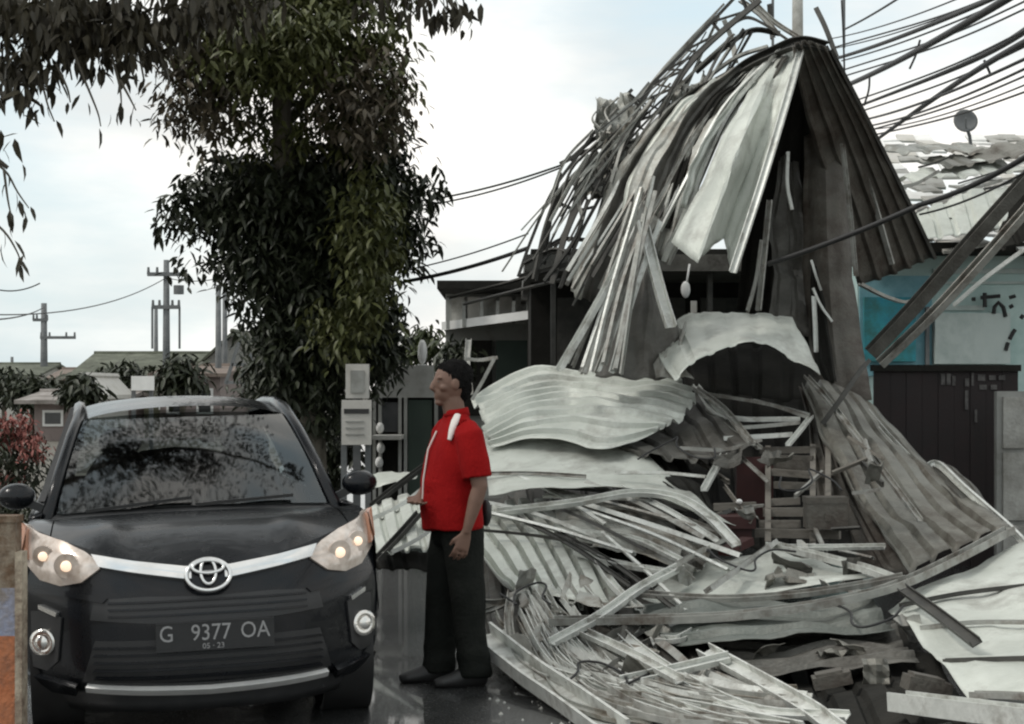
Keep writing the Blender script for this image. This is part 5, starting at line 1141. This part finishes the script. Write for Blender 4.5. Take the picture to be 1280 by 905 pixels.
# sheets left of the man
sheet('pale_sheet', [PP([(452,640,13.2),(490,625,13.3),(530,612,13.3)]), PP([(458,665,12.6),(495,655,12.5),(540,645,12.5)]), PP([(466,692,12.1),(505,690,12.0),(548,688,12.0)])], zinc, ribs=4, amp=.03, crumple=.06, label='pale ribbed sheet on the road between car and man', nv=14)
sheet('dark_sheet', [PP([(466,690,12.6),(500,690,12.6),(545,690,12.6)]), PP([(470,712,12.2),(505,714,12.2),(548,712,12.2)])], near_black, ribs=4, amp=.012, crumple=.06, label='dark sheet standing in for shadow under the pale one between car and man', nv=10)  # shadow below the pale sheet, put in as a near black sheet
sheet('pale_sheet', [PP([(460,594,15.0),(490,590,15.1),(525,590,15.1)]), PP([(468,612,14.6),(495,604,14.6),(520,598,14.7)])], zinc, ribs=2, amp=.01, crumple=.03, label='flat white sheet right of the car mirror', nv=10)
for a, w_, m_, lb in (([(465,632,13.3),(500,605,13.5),(545,572,13.7)], .06, steeld, 'dark bar rising behind the man on his left'), ([(462,650,12.9),(500,632,12.9),(545,598,13.0)], .06, steel, 'bright bar below the dark one behind the man'), ([(470,700,12.0),(500,668,12.2),(525,640,12.4)], .06, steeld, 'dark bar over the ribbed sheet between car and man'), ([(490,690,12.0),(520,675,12.0),(548,655,12.0)], .05, steel, 'short bright bar at the hip of the man')):
    channel('debris_bar', PP(a), w_, m_, lb)
for k, a in enumerate(([(590,500,13.8),(604,475,13.8),(618,448,13.8)], [(580,448,14.2),(600,450,14.2),(620,447,14.1)], [(586,424,14.6),(584,455,14.4),(588,492,14.0)])):
    channel('frame_batten', PP(a), .05, steelm, ['slanting batten behind the head of the man','level batten behind the head of the man','upright batten behind the head of the man'][k])
# beams at the right
channel('slanting_beam', PP([(1088,442,13.6),(1150,375,13.5),(1215,300,13.4),(1300,205,13.3)]), .085, zincd, 'upper of two dark beams slanting up across the teal building', h=.10, twist=.5)
channel('slanting_beam', PP([(1100,455,13.75),(1166,392,13.65),(1234,318,13.55),(1318,222,13.45)]), .06, steelm, 'lower of two beams slanting up across the teal building', h=.08, twist=.9)
channel('bright_beam', PP([(1192,382,14.6),(1235,345,14.5),(1300,298,14.4)]), .06, steel, 'pale beam slanting across the teal wall')
channel('bright_beam', PP([(1075,355,15.2),(1110,372,15.4),(1140,376,15.6),(1180,350,15.8)]), .05, steelm, 'curved pale bar below the ribbed sheet on the teal wall')
sheet('dark_sheet', [PP([(1238,305,14.8),(1262,262,14.8),(1300,215,14.8)]), PP([(1250,310,14.6),(1280,300,14.6),(1320,290,14.6)])], near_black, ribs=3, amp=.03, crumple=.05, label='dark sheet hanging at the right edge above the teal wall', nv=12)
G_ROOF = 'loose bars lying on the tiled roof'
for k in range(14):
    x, y = rnd.uniform(1120,1270), rnd.uniform(195,300); l = rnd.uniform(40,110)
    channel('roof_bar', PP([(x-l/2,y+l*.16,17),(x,y+rnd.uniform(-5,5),17),(x+l/2,y-l*.2,17)]), rnd.uniform(.03,.06), (steeld, steelm, steel)[k % 3], 'loose bar lying across the tiled roof at the right', 'steel bar', G_ROOF)
sheet('pale_sheet', [PP([(1140,262,16.6),(1200,245,16.8),(1290,225,17.0)]), PP([(1150,300,16.2),(1215,290,16.3),(1300,275,16.4)])], zinc, ribs=6, amp=.03, crumple=.06, label='pale ribbed sheet lying on the tiled roof', nv=14)

for k, (q, m_, lb) in enumerate((([(1105,196,18.6),(1175,190,18.8),(1240,200,18.9)], zinc2, 'long grey sheet curling over the top of the tiled roof'), ([(1120,232,17.8),(1190,222,18.0),(1262,214,18.1)], zinc, 'pale sheet lying across the middle of the tiled roof'), ([(1160,212,18.2),(1225,206,18.3),(1300,190,18.4)], zincr, 'olive grey sheet lying high on the tiled roof'), ([(1148,282,16.8),(1195,268,16.9),(1240,262,17.0)], zincd, 'dull dark sheet low on the tiled roof'))):
    a = PP(q); sheet('roof_sheet', [[p+Vector((0,.35,.16)) for p in a], [p+Vector((.06,.0,.07)) for p in a], [p+Vector((.1,-.35,-.03)) for p in a]], m_, ribs=5, amp=.03, crumple=.06, label=lb, nv=12, jag=.05)
# ---------------------------------------------------------------- poles and cables
hut = empty('utility_pole', (X(997,24), 24, 0)); tag(hut, 'concrete utility pole rising behind the peak of the fold', 'utility pole')
m = MB(); m.tube([(0,0,0),(0,0,9.2)], [.12,.062], 14); m.build('pole', concrete, hut, True, 180)
m = MB(); m.bar((-.9,-.1,8.6),(.9,-.1,8.6), .1); m.build('crossarm', polem, hut, True)
for x in (966, 1055):
    m = MB(); m.tube([P(x,60,24), P(x,-60,24)], .02, 6); m.build('guy_rod', polem, hut)
def wire(a, b, sag, r_, label, group=None, n=18):
    far_right = b[0] >= 1320; a, b = P(*a), P(*b); pts = []
    for i in range(n+1):
        t = i/n; p = a.lerp(b, t); p.z -= sag*4*t*(1-t); pts.append(p)
    if far_right: pts += [pts[-1]+(b-a)*k for k in (.2, .4, .6)]
    m = MB(); m.tube(pts, r_*(.72 if r_ < .02 else .95), 6); return tag(m.build('cable', cable, smooth=180), label, 'cable', group)
wire((1045,112,21),(1330,-45,9), .05, .028, 'thickest cable from the peak to the top right corner')
wire((1049,72,21),(1320,-38,11), .04, .022, 'twisted cable above the thickest one')
wire((1052,76,21.2),(1320,-28,11), .05, .012, 'thin cable just under the twisted one')
wire((1055,37,21),(1150,-20,15), .02, .016, 'short cable near the top leaving at the upper edge')
wire((1040,48,21),(1240,-20,13), .05, .010, 'thin faint cable high above the peak')
wire((1045,60,21),(1270,-15,13), .05, .010, 'second thin faint cable above the peak')
wire((1079,150,21),(1330,50,11), .06, .018, 'upper cable of the middle run to the right edge')
wire((1083,158,21),(1330,62,11), .07, .015, 'lower cable of the middle run to the right edge')
wire((1088,162,21.5),(1330,85,12), .08, .010, 'thin cable under the middle run')
def run(pts, rs, label):
    pts = PP(pts); pts.append(pts[-1]+(pts[-1]-pts[-2])*.9); rs = list(rs)+[rs[-1]]; n = 30; k = len(rs)-1
    m = MB(); m.tube([spl(pts, i/n) for i in range(n+1)], [rs[min(int(i/n*k), k-1)]*(1-(i/n*k-min(int(i/n*k), k-1)))+rs[min(int(i/n*k), k-1)+1]*(i/n*k-min(int(i/n*k), k-1)) for i in range(n+1)], 6)
    tag(m.build('cable', cable, smooth=180), label, 'cable')
run([(1060,138,21),(1215,76,16),(1340,0,11)], [.014,.026,.032], 'cable thickening past the splice towards the upper right')
run([(1080,186,20),(1165,125,17),(1240,76,14),(1340,20,11)], [.016,.026,.026,.024], 'thick cable rising steeply from the peak through the splice')
for k_, (y0, y1, lb_) in enumerate(((84,-20,'thin cable of the upper bundle just under the twisted pair'),(92,-10,'lowest thin cable of the upper bundle'),(128,14,'thin cable over the splice'),(143,36,'thin cable between splice and middle run'),(168,76,'thin cable lowest of the middle run'),(172,100,'faint lowest cable right of the peak'),(52,-42,'thin cable above the twisted pair'))):
    run([(1040,y0+8,22),(1180,(y0*.56+y1*.44)+8,17),(1340,y1-6,11)], [.010,.010,.008], lb_)
wire((960,330,13.0),(1150,256,12.2), .02, .022, 'dark cable crossing the front of the ribbed sloping sheet')
wire((1150,256,12.2),(1330,165,10.5), .05, .020, 'dark cable passing over the tiled roof')
wire((1150,268,14),(1330,185,11), .06, .012, 'thin cable under the one over the tiled roof')
wire((505,352,17),(660,310,15.4), .03, .020, 'dark cable from the tree to the left frame')
wire((505,338,17.4),(660,292,15.6), .03, .010, 'thin cable above the dark one left of the frame')
wire((520,252,18),(700,207,15.8), .04, .014, 'upper of the twin cables between tree and frame')
wire((520,258,18),(700,210,15.8), .05, .012, 'lower of the twin cables between tree and frame')
wire((-40,345,20),(50,354,20.2), .13, .012, 'short sagging cable at the left edge')
wire((-40,392,40),(208,347,72), .5, .02, 'upper cable running to the tall crossarm pole')
wire((-40,400,40),(55,384,95), .2, .03, 'cable running to the weathered far pole')
wire((208,347,72),(330,330,50), .3, .02, 'cable from the tall crossarm pole into the tree')
for a, lb in (([(1052,0,20),(1054,40,20),(1056,105,20)], 'hanging cable end right of the peak'), ([(1087,92,19),(1086,112,19),(1080,132,19)], 'short dangling cable end by the thick cable'), ([(1150,50,17),(1145,68,17),(1137,86,17)], 'pale dangling strand on the thickest cable'), ([(1230,75,15),(1236,88,15),(1238,94,15)], 'short dangling strand at the splice')):
    m = MB(); m.tube([spl(PP(a), i/8) for i in range(9)], .012, 6); tag(m.build('cable_end', cable, smooth=180), lb, 'cable')

# ---------------------------------------------------------------- painted post at the left edge, thin white pieces on the road
cream = mat('cream paint', (.50,.44,.34), .7, 0, (.38,.32,.24), 5, .4, 40, stain=(.15,.10,.07), stain_amt=.47, stain_scale=6)
orange = mat('faded orange paint', (.36,.11,.04), .7, 0, (.52,.20,.09), 5, .4, 40, stain=(.16,.08,.05), stain_amt=.44, stain_scale=6)
bluep = mat('faded blue paint', (.24,.28,.42), .7, 0, (.34,.37,.47), 3, .4, 40, stain=(.22,.19,.17), stain_amt=.48, stain_scale=5)
brownp = mat('brown board', (.085,.05,.03), .8, 0, (.17,.105,.06), 6, .5, 30, stain=(.30,.26,.20), stain_amt=.44, stain_scale=5)
pY = 7.6
pp = empty('painted_gatepost', (X(5,pY), pY, 0)); tag(pp, 'painted gatepost in orange, blue and brown with cream edge beside the car', 'gatepost')
for (y0, y1, mm, nm) in ((960,795,orange,'lower_panel'),(795,735,bluep,'middle_panel'),(735,648,brownp,'upper_panel')):
    m = MB(); m.box((X(-45,pY),pY,max(0,Z(y0,pY))), (X(19,pY),pY+.10,Z(y1,pY))); m.build(nm, mm, pp)
m = MB(); m.box((X(19.3,pY),pY-.01,0), (X(28,pY),pY+.08,Z(690,pY))); m.build('edge_strip', cream, pp)
m = MB(); m.box((X(-45,pY),pY-.006,Z(653,pY)), (X(21,pY),pY+.106,Z(645,pY))); m.build('cap', brownp, pp)
for (x, y, s, lb) in ((115,888,.055,'larger thin white piece low under the nose of the car'),(312,886,.045,'smaller thin white piece low under the nose of the car')):
    c = P(x, y, 1.6*F/(y-HY)-.02); c.z = .012; V = []; Fc = []  # thin uneven white pieces set just above the road
    for j in range(7):
        for i in range(7):
            a, b = i/6-.5, j/6-.5; r_ = 1+.5*noise.noise(Vector((a*5+x, b*5, 0)))
            V.append(c+Vector((a*s*3*r_, b*s*4*r_, .03+.028*noise.noise(Vector((a*6, b*6, x))))))
    Fc = [(j*7+i, j*7+i+1, (j+1)*7+i+1, (j+1)*7+i) for j in range(6) for i in range(6)]
    tag(mk('ragged_piece', V, Fc, white, smooth=40, thick=.002), lb, 'scrap')
